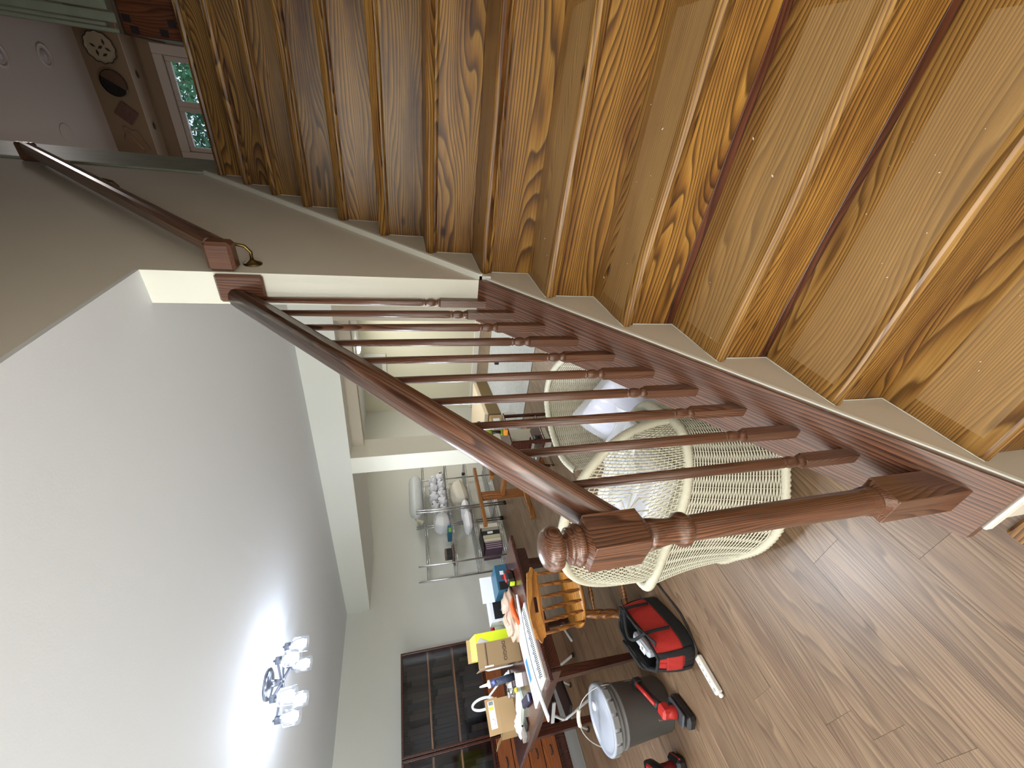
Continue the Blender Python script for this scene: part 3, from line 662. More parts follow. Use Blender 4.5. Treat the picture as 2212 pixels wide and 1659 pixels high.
cu = tag(bevel(MB().box(-.29, .27, -.2, .2, -.045, .045).build('seat_cushion', white_cloth, loc=(-.80, 1.07, .475), rotz=.1), .035, 4), 'thick white cushion inside the fan-back wicker armchair', 'cushion')
sheet = MB().grid(lambda u, v: (-.20+.42*u, -.16+.30*v, .02*sin(9*u+4*v)+.012*sin(15*v)+.07*(u*(1-v))), 30, 24).build('plastic_sheet', film('clear_plastic_film', (232, 234, 238), .45), loc=(-.66, 1.10, .545), rotz=.15)
sheet.modifiers.new('s', 'SOLIDIFY').thickness = .001
tag(sheet, 'crumpled clear plastic sheet on the seat of the fan-back armchair', 'plastic')

wb_ = thing('wicker_tub_chair', 'cream wicker tub chair with a curved woven back behind the fan-back one', 'chair', (-.72, 1.62, 0))
O2 = Vector(wb_.location)
rim = [Vector(p)-O2 for p in ((-.36, 1.40, .60), (-.40, 1.55, .62), (-.50, 1.70, .63), (-.66, 1.80, .64), (-.82, 1.80, .64), (-.95, 1.68, .63), (-1.00, 1.50, .62), (-.97, 1.36, .60))]
def tub(u, v):
    p = spline(rim, u); c = Vector((-.70, 1.52, 0))-O2; q = Vector((c.x, c.y, p.z))+(p-Vector((c.x, c.y, p.z)))*(.86+.14*v); q.z = .06+(p.z-.06)*v; return q
weave(tub, 96, 110, 26, 'back_weave', wb_, r=.0024, amp=.0036)
bnd = MB()
for k in range(60):
    a, b = spline(rim, k/60), spline(rim, (k+1)/60); 
    bnd.tube([a, (a+b)/2+Vector((0, 0, .003)), b], .017, 8, cap=False)
bnd.build('rim_band', wick, wb_)
MB().grid(lambda u, v: tuple(Vector((-.70-O2.x, 1.50-O2.y, .24))+Vector(((spline(rim, u).x-(-.70-O2.x))*.9*v, (spline(rim, u).y-(1.50-O2.y))*.9*v, 0))), 30, 6).build('seat_panel', wick, wb_)
for x, y in ((-.42, 1.44), (-.92, 1.42), (-.52, 1.68), (-.86, 1.72)):
    b = Vector((x, y, 0))-O2; MB().tube([b, b+Vector((0, 0, .12))], .017, 10).build('leg', wick, wb_)
def pillow(name, m, sx, sy, sz, loc, rot, label, cat, group=None, seed=0, puff=1.0):
    q = random.Random(seed); ph = [q.uniform(0, 6) for _ in range(4)]
    def f(u, v):
        a = (u-.5)*2; b = (v-.5)*2; e = max(0, (1-a**4)*(1-b**4))**.45; return a, b, e
    mb = MB()
    for s in (1, -1):
        mb.grid(lambda u, v: (f(u, v)[0]*sx/2*(1-.06*f(u, v)[1]**2), f(u, v)[1]*sy/2*(1-.06*f(u, v)[0]**2), s*(sz/2*f(u, v)[2]*puff+.006*sin(9*u+ph[0])*sin(8*v+ph[1])*f(u, v)[2])), 20, 20)
    return tag(mb.build(name, m, loc=loc, rot=rot), label, cat, group)
lav = mat('lavender_white_cloth', (224, 222, 236), .8, bump=.5, bscale=20)
pillow('pillow', lav, .40, .34, .14, (-.67, 1.44, .36), (R(50), R(8), R(-20)), 'lavender-white pillow in clear plastic on the tub chair', 'pillow', seed=4)
sl = MB().grid(lambda u, v: ((u-.5)*.46, (v-.5)*.40, .085*max(0, (1-(2*u-1)**4)*(1-(2*v-1)**4))**.4+.006*sin(20*u+9*v)), 24, 24).build('pillow_wrapper', film('pillow_film', (236, 238, 246), .62), loc=(-.665, 1.435, .362), rot=(R(50), R(8), R(-20)))
tag(sl, 'clear plastic wrapper around the lavender-white pillow', 'plastic')

# ================================================================== TABLE
tb = thing('dining_table', 'dark mahogany dining table cluttered with boxes and papers', 'table', (-2.89, 1.29, 0), R(3))
TZ = .70
MB().box(-.74, .74, -.50, .50, TZ-.028, TZ, bev=.006).build('tabletop', darkwood, tb)
for a in ((-.66, .66, -.43, -.41), (-.66, .66, .41, .43)): MB().box(*a, TZ-.115, TZ-.029, bev=.003).build('apron', darkwood, tb)
for a in ((-.67, -.65, -.41, .41), (.65, .67, -.41, .41)): MB().box(*a, TZ-.115, TZ-.029, bev=.003).build('apron', darkwood, tb)
for sx in (-1, 1):
    for sy in (-1, 1):
        cx, cy = (.47 if sx > 0 else -.55), .385*sy+.02
        cx = .44 if (sx > 0 and sy < 0) else cx
        MB().add([(cx-.02*1.0, cy-.02, 0), (cx+.02, cy-.02, 0), (cx+.02, cy+.02, 0), (cx-.02, cy+.02, 0), (cx-.033, cy-.033, TZ-.03), (cx+.033, cy-.033, TZ-.03), (cx+.033, cy+.033, TZ-.03), (cx-.033, cy+.033, TZ-.03)], [(3, 2, 1, 0), (4, 5, 6, 7), (0, 1, 5, 4), (1, 2, 6, 5), (2, 3, 7, 6), (3, 0, 4, 7)]).build('leg', darkz, tb)
Z0 = TZ+.0005
# wall calendar / planner with a row of rings
pl2 = thing('spiral_planner', 'open white spiral planner with blue and grey printed blocks', 'calendar', (-2.385, 1.075, Z0), R(4))
MB().box(-.20, .20, -.225, .235, 0, .012, bev=.001).build('pages', mat('paper_white', (234, 234, 230), .7), pl2)
rg = MB()
for k in range(40):
    y = -.20+k*.0105; rg.tube([(.178, y, .0125), (.150, y+.004, .022), (.118, y+.008, .0135)], .0021, 5)
o = rg.build('ring_binding', mat('dark_rings', (40, 42, 50), .4), pl2); o['kind'] = 'stuff'
MB().box(-.16, -.10, -.10, .03, .0121, .0132).build('blue_block', mat('print_blue', (66, 122, 222), .6), pl2)
g = MB()
for k in range(6):
    for j in range(5): g.box(-.165+.02*j, -.151+.02*j, -.215+.017*k, -.204+.017*k, .0121, .0128)
g.build('month_grid', mat('print_grey', (150, 156, 176), .7), pl2)
g = MB()
for k in range(9): g.box(.085, .10, -.18+.045*k, -.165+.045*k, .0121, .0128)
g.build('printed_marks', mat('print_navy', (46, 70, 170), .7), pl2)
# long curved white strip lying across everything
cpts = [(-2.300, 1.43), (-2.325, 1.36), (-2.35, 1.28), (-2.372, 1.20), (-2.385, 1.117), (-2.388, 1.03), (-2.375, .953), (-2.345, .87), (-2.305, .79), (-2.255, .70)]
mb = MB(); vs = []; n = 36
for i in range(n+1):
    p = spline([Vector((x, y, 0)) for x, y in cpts], i/n); q = spline([Vector((x, y, 0)) for x, y in cpts], min(1, i/n+.02))-spline([Vector((x, y, 0)) for x, y in cpts], max(0, i/n-.02))
    nn = Vector((-q.y, q.x, 0)).normalized()*.019*(.35+.65*min(1, i/n*9)); vs += [tuple(p-nn+Vector((0, 0, .719))), tuple(p+nn+Vector((0, 0, .719))), tuple(p+nn+Vector((0, 0, .728))), tuple(p-nn+Vector((0, 0, .728)))]
fs = [(0, 1, 2, 3), (n*4+3, n*4+2, n*4+1, n*4)]+[(i*4+k, i*4+(k+1) % 4, i*4+4+(k+1) % 4, i*4+4+k) for i in range(n) for k in range(4)]
tag(mb.add(vs, fs).build('curved_strip', mat('glossy_white_strip', (236, 240, 246), .35)), 'long curved white plastic strip hanging over the table end', 'strip')
# brown carton with lettering
bx = thing('cardboard_box', 'open brown carton with black lettering beside the yellow box', 'box', (-2.76, 1.255, Z0), R(-14))
h = .255
b = MB(); b.box(-.085, .085, -.075, .075, 0, h, bev=.001); b.build('carton', card_d, bx)
MB().add([(.086, -.075, h), (.086, .075, h), (.080, .078, h+.055), (.080, -.078, h+.055), (.083, -.075, h), (.083, .075, h), (.077, .078, h+.055), (.077, -.078, h+.055)], [(0, 1, 2, 3), (7, 6, 5, 4), (0, 3, 7, 4), (1, 2, 6, 5), (2, 3, 7, 6), (0, 1, 5, 4)]).build('flap', card_d, bx)
MB().add([(-.085, -.076, h), (.085, -.076, h), (.088, -.085, h+.055), (-.088, -.085, h+.055), (-.085, -.073, h), (.085, -.073, h), (.088, -.082, h+.055), (-.088, -.082, h+.055)], [(0, 1, 2, 3), (7, 6, 5, 4), (0, 3, 7, 4), (1, 2, 6, 5), (2, 3, 7, 6), (0, 1, 5, 4)]).build('flap', card, bx)
MB().box(.0855, .0862, -.07, .07, h-.012, h-.007).build('dark_band', blackink, bx)
MB().box(.0858, .0868, -.0755, -.066, h-.05, h+.012).build('white_tape', whitep, bx)
text('lettering', 'DIDGIO', .034, blackink, bx, (.0862, .004, .115), (pi/2, pi, pi/2), 'black printed lettering, upside down')
t = MB()
for k in range(9): t.box(-.055+.013*k, -.051+.013*k, -.0762, -.0755, .03+.004*(k % 3), .075+.008*(k % 4))
t.build('fine_print', blackink, bx)
# yellow box
yb = thing('yellow_box', 'neon yellow open box with a torn brown flap behind the brown carton', 'box', (-2.93, 1.385, Z0), R(-14))
ym = mat('neon_yellow_print', (222, 236, 44), .5)
MB().box(-.06, .06, -.085, .085, 0, .285, bev=.001).build('carton', ym, yb)
MB().add([(.0605, -.06, .18), (.0605, .01, .16), (.0605, .055, .25), (.0605, .02, .284), (.0605, -.07, .284), (.062, -.06, .18), (.062, .01, .16), (.062, .055, .25), (.062, .02, .284), (.062, -.07, .284)], [(0, 1, 2, 3, 4), (9, 8, 7, 6, 5), (0, 1, 6, 5), (1, 2, 7, 6), (2, 3, 8, 7), (3, 4, 9, 8), (4, 0, 5, 9)]).build('torn_patch', mat('torn_grey', (186, 180, 170), .8), yb)
MB().box(-.062, -.058, -.085, .07, .285, .345).build('flap', card, yb)
MB().add([(.06, -.085, .285), (.06, .085, .285), (.03, .06, .325), (.03, -.085, .325), (.058, -.085, .285), (.058, .085, .285), (.028, .06, .325), (.028, -.085, .325)], [(0, 1, 2, 3), (7, 6, 5, 4), (0, 3, 7, 4), (1, 2, 6, 5), (2, 3, 7, 6), (0, 1, 5, 4)]).build('flap', ym, yb)
t = MB()
for k in range(5): t.box(-.04+.016*k, -.03+.016*k, .0852, .0858, .10+.02*(k % 2), .23-.015*(k % 3))
t.build('fine_print', mat('print_olive', (150, 160, 40), .7), yb)
# caulk tube
ct = thing('caulk_tube', 'dark blue and white sealant cartridge with a white nozzle standing on the table', 'tube', (-2.98, 1.165, Z0), rot=(R(3), R(-3), 0))
MB().lathe([(.024, 0), (.025, .004), (.025, .018)], 20).build('base', whitep, ct)
MB().lathe([(.0245, .018), (.0245, .205)], 20).build('barrel', mat('tube_label', (52, 60, 84), .4, var=.8, vscale=60), ct)
MB().lathe([(.026, .205), (.026, .222), (.012, .228), (.010, .235), (.0085, .262), (.004, .288)], 18).build('nozzle', whitep, ct)
MB().lathe([(.012, 0), (.012, .016)], 14, M=T(.0145, -.006, .18, rx=pi/2, rz=pi/2)).build('round_seal', mat('seal_violet', (120, 120, 220), .5), ct)
pb = thing('purple_cap_bottle', 'slim white bottle with a pale purple cap behind the brown carton', 'bottle', (-3.02, 1.27, Z0))
MB().lathe([(.022, 0), (.024, .01), (.024, .20), (.014, .225)], 18).build('bottle_body', whitep, pb); MB().lathe([(.015, .222), (.016, .255), (.012, .262)], 16).build('cap', mat('lilac', (160, 146, 200), .5), pb)
# parcel box with a shipping label
ab = thing('parcel_box', 'tan open parcel box with a white smile-arrow shipping label on its raised flap', 'box', (-3.36, 1.03, Z0), R(6))
b = MB()
w, d, hh = .13, .075, .125
b.box(w*-.5-.0, w*.5, -d*1.5, d*1.5, 0, .003); b.box(w*.5-.003, w*.5, -d*1.5, d*1.5, .003, hh); b.box(-w*.5, -w*.5+.003, -d*1.5, d*1.5, .003, hh); b.box(-w*.5+.003, w*.5-.003, -d*1.5, -d*1.5+.003, .003, hh); b.box(-w*.5+.003, w*.5-.003, d*1.5-.003, d*1.5, .003, hh)
b.build('carton', card, ab)
flp = MB().box(-.0015, .0015, -d*1.5, d*1.5+.01, 0, .10).build('flap', card, ab, loc=(w*.5-.002, 0, hh), rot=(0, R(-6), 0))
MB().box(.0016, .0024, -.075, .105, .030, .078).build('label_panel', mat('label_white', (226, 226, 226), .6), flp)
t = MB(); rr = random.Random(2)
for k in range(14): t.box(.0025, .0030, .0755+.0018*k, .0755+.0018*k+rr.choice((.0006, .0012)), .036, .072)
t.build('bar_code', blackink, flp)
MB().box(.0025, .003, .045, .068, .040, .074, bev=.0003).build('yellow_sticker', mat('sticker_yellow', (232, 206, 60), .6), flp)
sm = MB().tube([(.0028, -.030+.030*cos(a)*.62-.004, .062+.022*sin(a)) for a in [pi*(1.12+.80*k/14) for k in range(15)]], .0011, 5)
sm.tube([(.0028, -.016, .066), (.0028, -.0105, .0555), (.0028, -.017, .0525)], .001, 5); sm.build('smile_arrow', mat('label_grey', (86, 92, 100), .6), flp)
MB().add([(0, 0, 0), (.13, 0, 0), (.135, -.055, .05), (-.005, -.055, .05), (0, .002, .0), (.13, .002, 0), (.135, -.053, .052), (-.005, -.053, .052)], [(0, 1, 2, 3), (7, 6, 5, 4), (0, 3, 7, 4), (1, 2, 6, 5), (2, 3, 7, 6), (0, 1, 5, 4)]).build('flap', card, ab, loc=(-w*.5, -d*1.5, hh))
# magnifier ring stand
rg = thing('white_folding_stand', 'white plastic loop and arm standing up behind the parcel box', 'stand', (-3.33, 1.19, Z0))
rgm = whitep
MB().tube([(.10*cos(a)*.35, .028*cos(a)-.03, .235+.09*sin(a)) for a in [2*pi*k/28 for k in range(28)]], .010, 8, closed=True).build('loop', rgm, rg, rot=(0, R(-18), 0))
MB().box(-.008, .008, -.006, .006, 0, .21, bev=.003).build('arm', rgm, rg, loc=(.10, .09, .02), rot=(R(32), R(-22), 0))
MB().box(-.05, .12, -.04, .10, 0, .018, bev=.006).build('base', rgm, rg)
# papers, envelopes, small things in front
def flat(name, m, cx, cy, z, sx, sy, sz, rz, label, cat, group=None, bev=.001):
    return tag(MB().box(-sx/2, sx/2, -sy/2, sy/2, 0, sz, bev=bev).build(name, m, loc=(cx, cy, z), rotz=rz), label, cat, group)
paper = MATS['paper_white']
flat('envelope_stack', mat('pale_green_paper', (214, 226, 214), .7), -3.02, 1.0, Z0, .22, .14, .022, R(20), 'stack of pale envelopes between the parcel box and the planner', 'papers')
flat('notebook', paper, -3.0, .985, Z0+.0225, .18, .11, .012, R(26), 'white notebook topping the pale envelope stack', 'notebook')
flat('navy_case', mat('navy_vinyl', (36, 36, 66), .4), -2.76, .94, Z0, .24, .055, .028, R(-8), 'navy vinyl case lying beside the planner', 'case', bev=.008)
flat('black_phone', blackp, -2.97, .865, Z0, .10, .045, .012, R(10), 'small black handset near the table edge', 'phone', bev=.003)
flat('grey_box', mat('grey_card', (150, 144, 136), .6), -3.09, .84, Z0, .09, .06, .022, R(8), 'little grey box at the table corner', 'box')
crm = MB().grid(lambda u, v: ((u-.5)*.16, (v-.5)*.14, .035*max(0, (1-(2*u-1)**2)*(1-(2*v-1)**2))+.010*abs(sin(17*u)*sin(15*v))), 26, 26).build('crumpled_foil', mat('crumpled_paper', (222, 222, 232), .35, bump=.6, bscale=40), loc=(-3.22, .93, Z0))
tag(crm, 'crumpled white wrapper in front of the parcel box', 'wrapper')
flat('folded_papers', paper, -2.86, 1.10, Z0, .13, .08, .03, R(-20), 'bundle of white folded papers at the foot of the brown carton', 'papers')
gl = thing('glass_jar', 'small clear glass jar with a metal rim near the parcel box', 'jar', (-3.10, 1.10, Z0)); MB().lathe([(.030, 0), (.032, .004), (.032, .06), (.030, .06), (.029, .006)], 20, cap=False).build('jar_body', glass, gl); MB().lathe([(.033, .06), (.033, .072), (.03, .074)], 20).build('rim', chrome, gl)
pk = thing('wooden_pegs', 'small bunch of pale wooden pegs between the tube and the stand', 'pegs', (-3.07, 1.17, Z0))
for k in range(5): MB().box(-.005, .005, -.004, .004, 0, .085, bev=.001).build('peg', mat('peg_wood', (196, 176, 130), .6), pk, loc=(.012*k-.02, .006*(k % 2), .0), rot=(R(8*k-16), R(10-5*k), 0))
ylf = thing('yellow_clip', 'small yellow and black clip on the table beside the notebook', 'clip', (-2.92, 1.06, Z0+.03)); MB().box(-.018, .018, -.012, .012, 0, .02, bev=.004).build('body', mat('clip_yellow', (204, 190, 50), .5), ylf); MB().lathe([(.008, 0), (.008, .02)], 10, M=T(-.02, .02, 0)).build('knob', blackp, ylf)
ylf.location.z = Z0+.0305
# far half of the table
tl = thing('teal_box', 'dark teal open box with a white raised lid at the far table corner', 'box', (-2.62, 1.70, Z0), R(-8))
tm = mat('teal_print', (44, 88, 112), .45); MB().box(-.11, .11, -.10, .10, 0, .10, bev=.002).build('carton', tm, tl)
MB().box(-.11, -.105, -.10, .10, .1001, .20).build('lid', whitep, tl); MB().box(.1101, .111, .02, .05, .035, .065).build('price_sticker', whitep, tl); MB().box(.1101, .111, -.015, .015, .03, .06).build('red_mark', mat('dark_red_print', (120, 34, 48), .6), tl)
MB().box(.1101, .1108, -.09, -.03, .015, .085).build('tool_picture', blackp, tl)
wbx = thing('white_box', 'white glossy box with a little blue logo leaning behind the teal box', 'box', (-2.82, 1.66, Z0), R(-8)); MB().box(-.06, .06, -.17, .15, 0, .15, bev=.002).build('carton', mat('gloss_white_card', (214, 218, 224), .35), wbx)
MB().lathe([(.010, 0), (.010, .0008)], 16, M=T(.0605, .06, .12, ry=pi/2)).build('blue_logo', mat('logo_blue', (64, 96, 230), .5), wbx); MB().box(.0605, .0612, -.15, -.02, .02, .12).build('black_panel', blackp, wbx)
dk = tag(MB().add([(0, -.06, 0), (0, .05, 0), (0, -.01, .08), (-.006, -.06, 0), (-.006, .05, 0), (-.006, -.01, .08)], [(0, 1, 2), (5, 4, 3), (0, 1, 4, 3), (1, 2, 5, 4), (2, 0, 3, 5)]).build('blue_card', mat('card_blue', (52, 104, 146), .5), loc=(-2.70, 1.54, Z0), rotz=R(-8)), 'torn dark blue card in front of the white box', 'card')
tp = thing('battery_tool', 'red and black cordless tool battery with a lime tip on the far table corner', 'tool', (-2.355, 1.59, Z0), R(10))
MB().box(-.03, .03, -.045, .05, .0, .058, bev=.010).build('body', blackp, tp); MB().box(-.031, .0, -.02, .051, .045, .066, bev=.006).build('top', redp, tp); MB().box(-.0, .031, .012, .052, .02, .050, bev=.004).build('side_grip', mat('maroon_plastic', (110, 20, 26), .4), tp)
MB().box(-.02, .02, -.062, -.046, .004, .040, bev=.004).build('tip', mat('lime_plastic', (190, 214, 44), .45), tp)
def bag(name, m, sx, sy, sz, loc, rz, label, seed):
    q = random.Random(seed); P_ = [(q.uniform(6, 16), q.uniform(6, 16), q.uniform(0, 6)) for _ in range(5)]
    def f(u, v):
        th = 2*pi*u; ph = pi*v*.5; r = 1+.10*sum(sin(a*th/3+b*ph+c) for a, b, c in P_)/2.2
        return (sx/2*r*cos(th)*cos(ph)**.5, sy/2*r*sin(th)*cos(ph)**.5, sz*sin(ph)*(1+.14*sin(5*th+seed)))
    return tag(MB().grid(lambda u, v: f(u, min(v, .995)), 48, 16).build(name, m, loc=loc, rotz=rz), label, 'bag')
bag('plastic_bag', film('tan_film', (206, 178, 156), .28), .20, .36, .085, (-2.56, 1.42, Z0), R(-8), 'crumpled translucent tan plastic shopping bag on the table', 3)
tag(MB().tube([(0, -.12, 0), (.02, -.05, .022), (-.005, .02, .020), (.015, .07, .006)], [.012, .02, .018, .008], 8).build('orange_wrapper', mat('orange_print', (226, 92, 40), .5), loc=(-2.44, 1.41, Z0+.02)), 'orange printed strip along the plastic bag', 'wrapper')
tag(MB().box(-.04, .04, -.10, .08, 0, .04, bev=.012).build('grey_cloth', mat('slate_cloth', (88, 96, 100), .8), loc=(-2.62, 1.45, Z0)), 'slate grey cloth showing through the plastic bag', 'cloth')
for k, (x, y, hgt, lab) in enumerate(((-2.95, 1.50, .10, 'clear bottle with a red cap beside the yellow box'), (-2.80, 1.50, .055, 'shorter clear bottle with a red cap behind the plastic bag'))):
    b = thing('red_cap_bottle', lab, 'bottle', (x, y, Z0)); MB().lathe([(.020, 0), (.021, hgt), (.012, hgt+.012)], 16).build('bottle_body', film('bottle_film', (226, 228, 220), .45), b); MB().lathe([(.016, hgt+.008), (.016, hgt+.036), (.013, hgt+.038)], 16).build('cap', mat('cap_red', (190, 30, 44), .4), b)
tag(MB().grid(lambda u, v: ((u-.5)*.12, (v-.5)*.14, .03*max(0, (1-(2*u-1)**2)*(1-(2*v-1)**2))+.012*abs(sin(13*u)*sin(11*v))), 20, 20).build('bubble_pack', film('blister', (220, 226, 234), .35), loc=(-2.64, 1.29+.07, Z0)), 'crinkled clear blister pack beside the brown carton', 'packaging')
# ================================================================== WINDSOR CHAIR
wc = thing('windsor_chair', 'honey maple spindle-back chair with a slotted crest, tucked at the table', 'chair', (-2.08, 1.27, 0), R(60))
wc.scale = (.93, .93, .98)
def seatf(u, v):
    a = 2*pi*u; rx, ry = .215, .205; r = (abs(cos(a))**2.6+abs(sin(a))**2.6)**(-1/2.6)
    x = rx*r*cos(a)*v*(1-.10*(sin(a) > 0)*sin(a)); y = ry*r*sin(a)*v; return x, y
mb = MB(); n = 44; top = []; 
for j in range(9):
    v = (j+.001)/8
    for i in range(n):
        x, y = seatf(i/n, v); top.append((x, y, .43-.016*(1-v**2)*(1 if y < .1 else .5)))
vs = top+[(seatf(i/n, 1)[0], seatf(i/n, 1)[1], .412) for i in range(n)]+[(seatf(i/n, .86)[0], seatf(i/n, .86)[1], .393) for i in range(n)]
fs = [(j*n+i, j*n+(i+1) % n, (j+1)*n+(i+1) % n, (j+1)*n+i) for j in range(10) for i in range(n)]+[tuple(10*n+i for i in range(n))]
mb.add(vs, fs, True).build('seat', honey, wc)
def turned(p, q, rs, n=12, name='leg', m=honeyz, par=None):
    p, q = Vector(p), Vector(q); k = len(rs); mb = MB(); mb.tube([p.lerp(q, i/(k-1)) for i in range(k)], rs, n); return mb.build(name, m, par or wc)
LG = [.011, .013, .016, .019, .0205, .021, .020, .015, .020, .0215, .018, .013, .0125, .019, .020, .0135, .020, .0195, .017, .015, .013]
feet = {}
for sx in (-1, 1):
    for sy in (-1, 1):
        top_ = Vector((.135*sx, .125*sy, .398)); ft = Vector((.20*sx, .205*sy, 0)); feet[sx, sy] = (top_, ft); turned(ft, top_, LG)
ST = [.009, .011, .013, .0165, .018, .013, .018, .0165, .013, .011, .009]
for sx in (-1, 1):
    a = feet[sx, -1][1].lerp(feet[sx, -1][0], .42); b = feet[sx, 1][1].lerp(feet[sx, 1][0], .42); turned(a, b, ST, name='stretcher')
for sy, t_ in ((-1, .30), (1, .55)):
    a = feet[-1, sy][1].lerp(feet[-1, sy][0], t_); b = feet[1, sy][1].lerp(feet[1, sy][0], t_); turned(a, b, ST, name='stretcher')
# crest rail: curved board with a hand slot, and six spindles
CR = .40
def crest(x): return -.245-.045*(1-(x/.215)**2)*1.0
nx = 40; outer_t = lambda x: .80-.012*(x/.2)**2+.010*cos(x*14)-(.020 if abs(x) > .185 else 0)
outer_b = lambda x: .715+.004*cos(x*10)+(.018 if abs(x) > .19 else 0)
mb = MB(); xs = [-.215+.43*i/nx for i in range(nx+1)]
def ring_z(x):
    zt, zb = outer_t(x), outer_b(x)
    e = min(1, (.2151-abs(x))/.02)**.5; m_ = (zt+zb)/2; zt = m_+(zt-m_)*max(.35, e); zb = m_-(m_-zb)*max(.35, e)
    return zt, zb
sl0, sl1 = -.048, .048
for i in range(nx):
    xa, xb = xs[i], xs[i+1]; za, zb_ = ring_z(xa), ring_z(xb)
    segs = [(za[1], za[0], zb_[1], zb_[0])]
    if sl0 <= (xa+xb)/2 <= sl1:
        q = .757; e1, e2 = .0135, .0135; segs = [(za[1], q-e1, zb_[1], q-e2), (q+e1, za[0], q+e2, zb_[0])]
    for b0, t0, b1, t1 in segs:
        ya, yb = crest(xa), crest(xb); la = lambda z, y: y-(z-.715)*.25
        v = [(xa, la(b0, ya), b0), (xa, la(t0, ya), t0), (xb, la(t1, yb), t1), (xb, la(b1, yb), b1)]; w = [(x, y-.019, z) for x, y, z in v]
        mb.add(v+w, [(0, 1, 2, 3), (7, 6, 5, 4), (0, 1, 5, 4), (1, 2, 6, 5), (2, 3, 7, 6), (3, 0, 4, 7)])
mb.build('crest_rail', honey, wc)
SPN = [.0075, .009, .011, .014, .0125, .010, .0145, .0155, .011, .013, .0125, .010, .009, .0085]
for k in range(6):
    x = -.17+.068*k; xb_ = x*.93; turned((xb_, -.165-.03*(1-(x/.2)**2), .425), (x, crest(x)-.008, .72), SPN, 10, 'spindle')

# ================================================================== BUCKET, TOOLS, BAG, POWER STRIP
bk = thing('bucket', 'grey five gallon bucket with a pale grey lid and wire bail', 'bucket', (-2.33, .655, 0))
MB().lathe([(.132, 0), (.138, .004), (.152, .30), (.158, .302), (.158, .310), (.153, .312), (.154, .330), (.160, .332), (.160, .338), (.155, .340), (.156, .356), (.162, .358), (.162, .372)], 48).build('pail', grey_pl, bk)
gl_ = mat('lid_pale_grey', (160, 165, 176), .35, var=.12, vscale=9)
MB().lathe([(.172, .366), (.173, .396), (.168, .402), (.158, .402), (.154, .392), (.148, .391), (.140, .396), (.02, .397), (.002, .397)], 56).build('lid', gl_, bk)
lw = bk.children[-1]
r_ = MB()
for k in range(16):
    a = 2*pi*k/16; r_.box(-.004, .002, -.026, .026, .360, .393, M=T(.172*cos(a), .172*sin(a), 0, a))
r_.build('lid_tab', mat('lid_skirt_grey', (128, 130, 132), .45), lw)
MB().lathe([(.024, .397), (.024, .404), (.018, .408), (.004, .4085)], 20).build('spout_cap', mat('spout_white', (232, 234, 238), .35), lw, loc=(-.04, .075, 0))
ba = R(40); bp_ = []
for k in range(25):
    a = pi*k/24; x, z = .178*cos(a), .335+.185*sin(a)*1.0; bp_.append((x*cos(ba)-.05*sin(a)*sin(ba), x*sin(ba)+.05*sin(a)*cos(ba), z))
MB().tube(bp_, .0026, 6).build('bail', mat('wire_grey', (190, 190, 186), .35, .6), bk)
MB().tube(bp_[10:15], .011, 10).build('bail_grip', mat('grip_white', (226, 222, 206), .5), bk)
MB().box(-.003, .003, -.012, .012, .10, .27, bev=.001, M=T(.1445*cos(R(60)), .1445*sin(R(60)), 0, R(60))).build('scuff_patch', mat('scuffed_grey', (128, 124, 116), .6), bk)

# sawzall-like cordless tool against the bucket, standing on the floor
rs = thing('cordless_saw', 'red and black cordless saw with a big battery, leaning by the bucket', 'tool', (-2.075, .555, 0), R(118))
BX = lambda *a, **k: MB().box(*a, **k)
BX(-.10, .07, -.038, .038, .001, .055, bev=.014).build('battery', blackp, rs); BX(-.075, .055, -.040, .040, .055, .072, bev=.006).build('battery_shoe', mat('dark_grey_plastic', (58, 58, 62), .4), rs)
MB().tube([(-.01, 0, .068), (.0, 0, .10), (.02, 0, .125)], [.034, .030, .028], 14).build('body', redp, rs)
BX(-.022, .045, -.031, .031, .095, .150, bev=.012).build('motor_housing', redp, rs)
MB().tube([(.045, 0, .135), (.12, .0, .150), (.20, 0, .165)], [.023, .019, .021], 14).build('grip', blackp, rs)
MB().tube([(.05, -.012, .158), (.12, -.012, .170), (.19, -.012, .185)], [.010, .012, .010], 10).build('red_inlay', redp, rs)
BX(.185, .235, -.024, .024, .140, .195, bev=.012).build('head', blackp, rs); BX(-.006, .004, .031, .036, .10, .165, bev=.001).build('belt_clip', mat('clip_steel', (150, 148, 140), .4, .8), rs)
d2 = thing('cordless_drill', 'black and red cordless drill on the floor at the lower edge of the picture', 'tool', (-2.385, .385, 0), R(150))
BX(-.06, .06, -.045, .045, .001, .06, bev=.016).build('battery', blackp, d2); MB().tube([(0, 0, .055), (.005, 0, .10), (.0, 0, .15)], [.030, .026, .030], 14).build('grip', mat('maroon_plastic', (110, 20, 26), .4), d2)
MB().tube([(-.085, 0, .165), (-.05, 0, .168), (.0, 0, .168), (.06, 0, .166), (.075, 0, .165)], [.030, .042, .044, .040, .030], 18).build('motor_housing', blackp, d2)
BX(-.03, .045, -.034, .034, .185, .205, bev=.010).build('top_panel', redp, d2); MB().tube([(.075, 0, .165), (.10, 0, .165), (.125, 0, .165)], [.026, .024, .012], 16).build('chuck', mat('chuck_grey', (70, 70, 74), .35, .6), d2)
BX(-.05, .05, -.047, .047, .030, .042, bev=.004).build('battery_stripe', redp, d2)

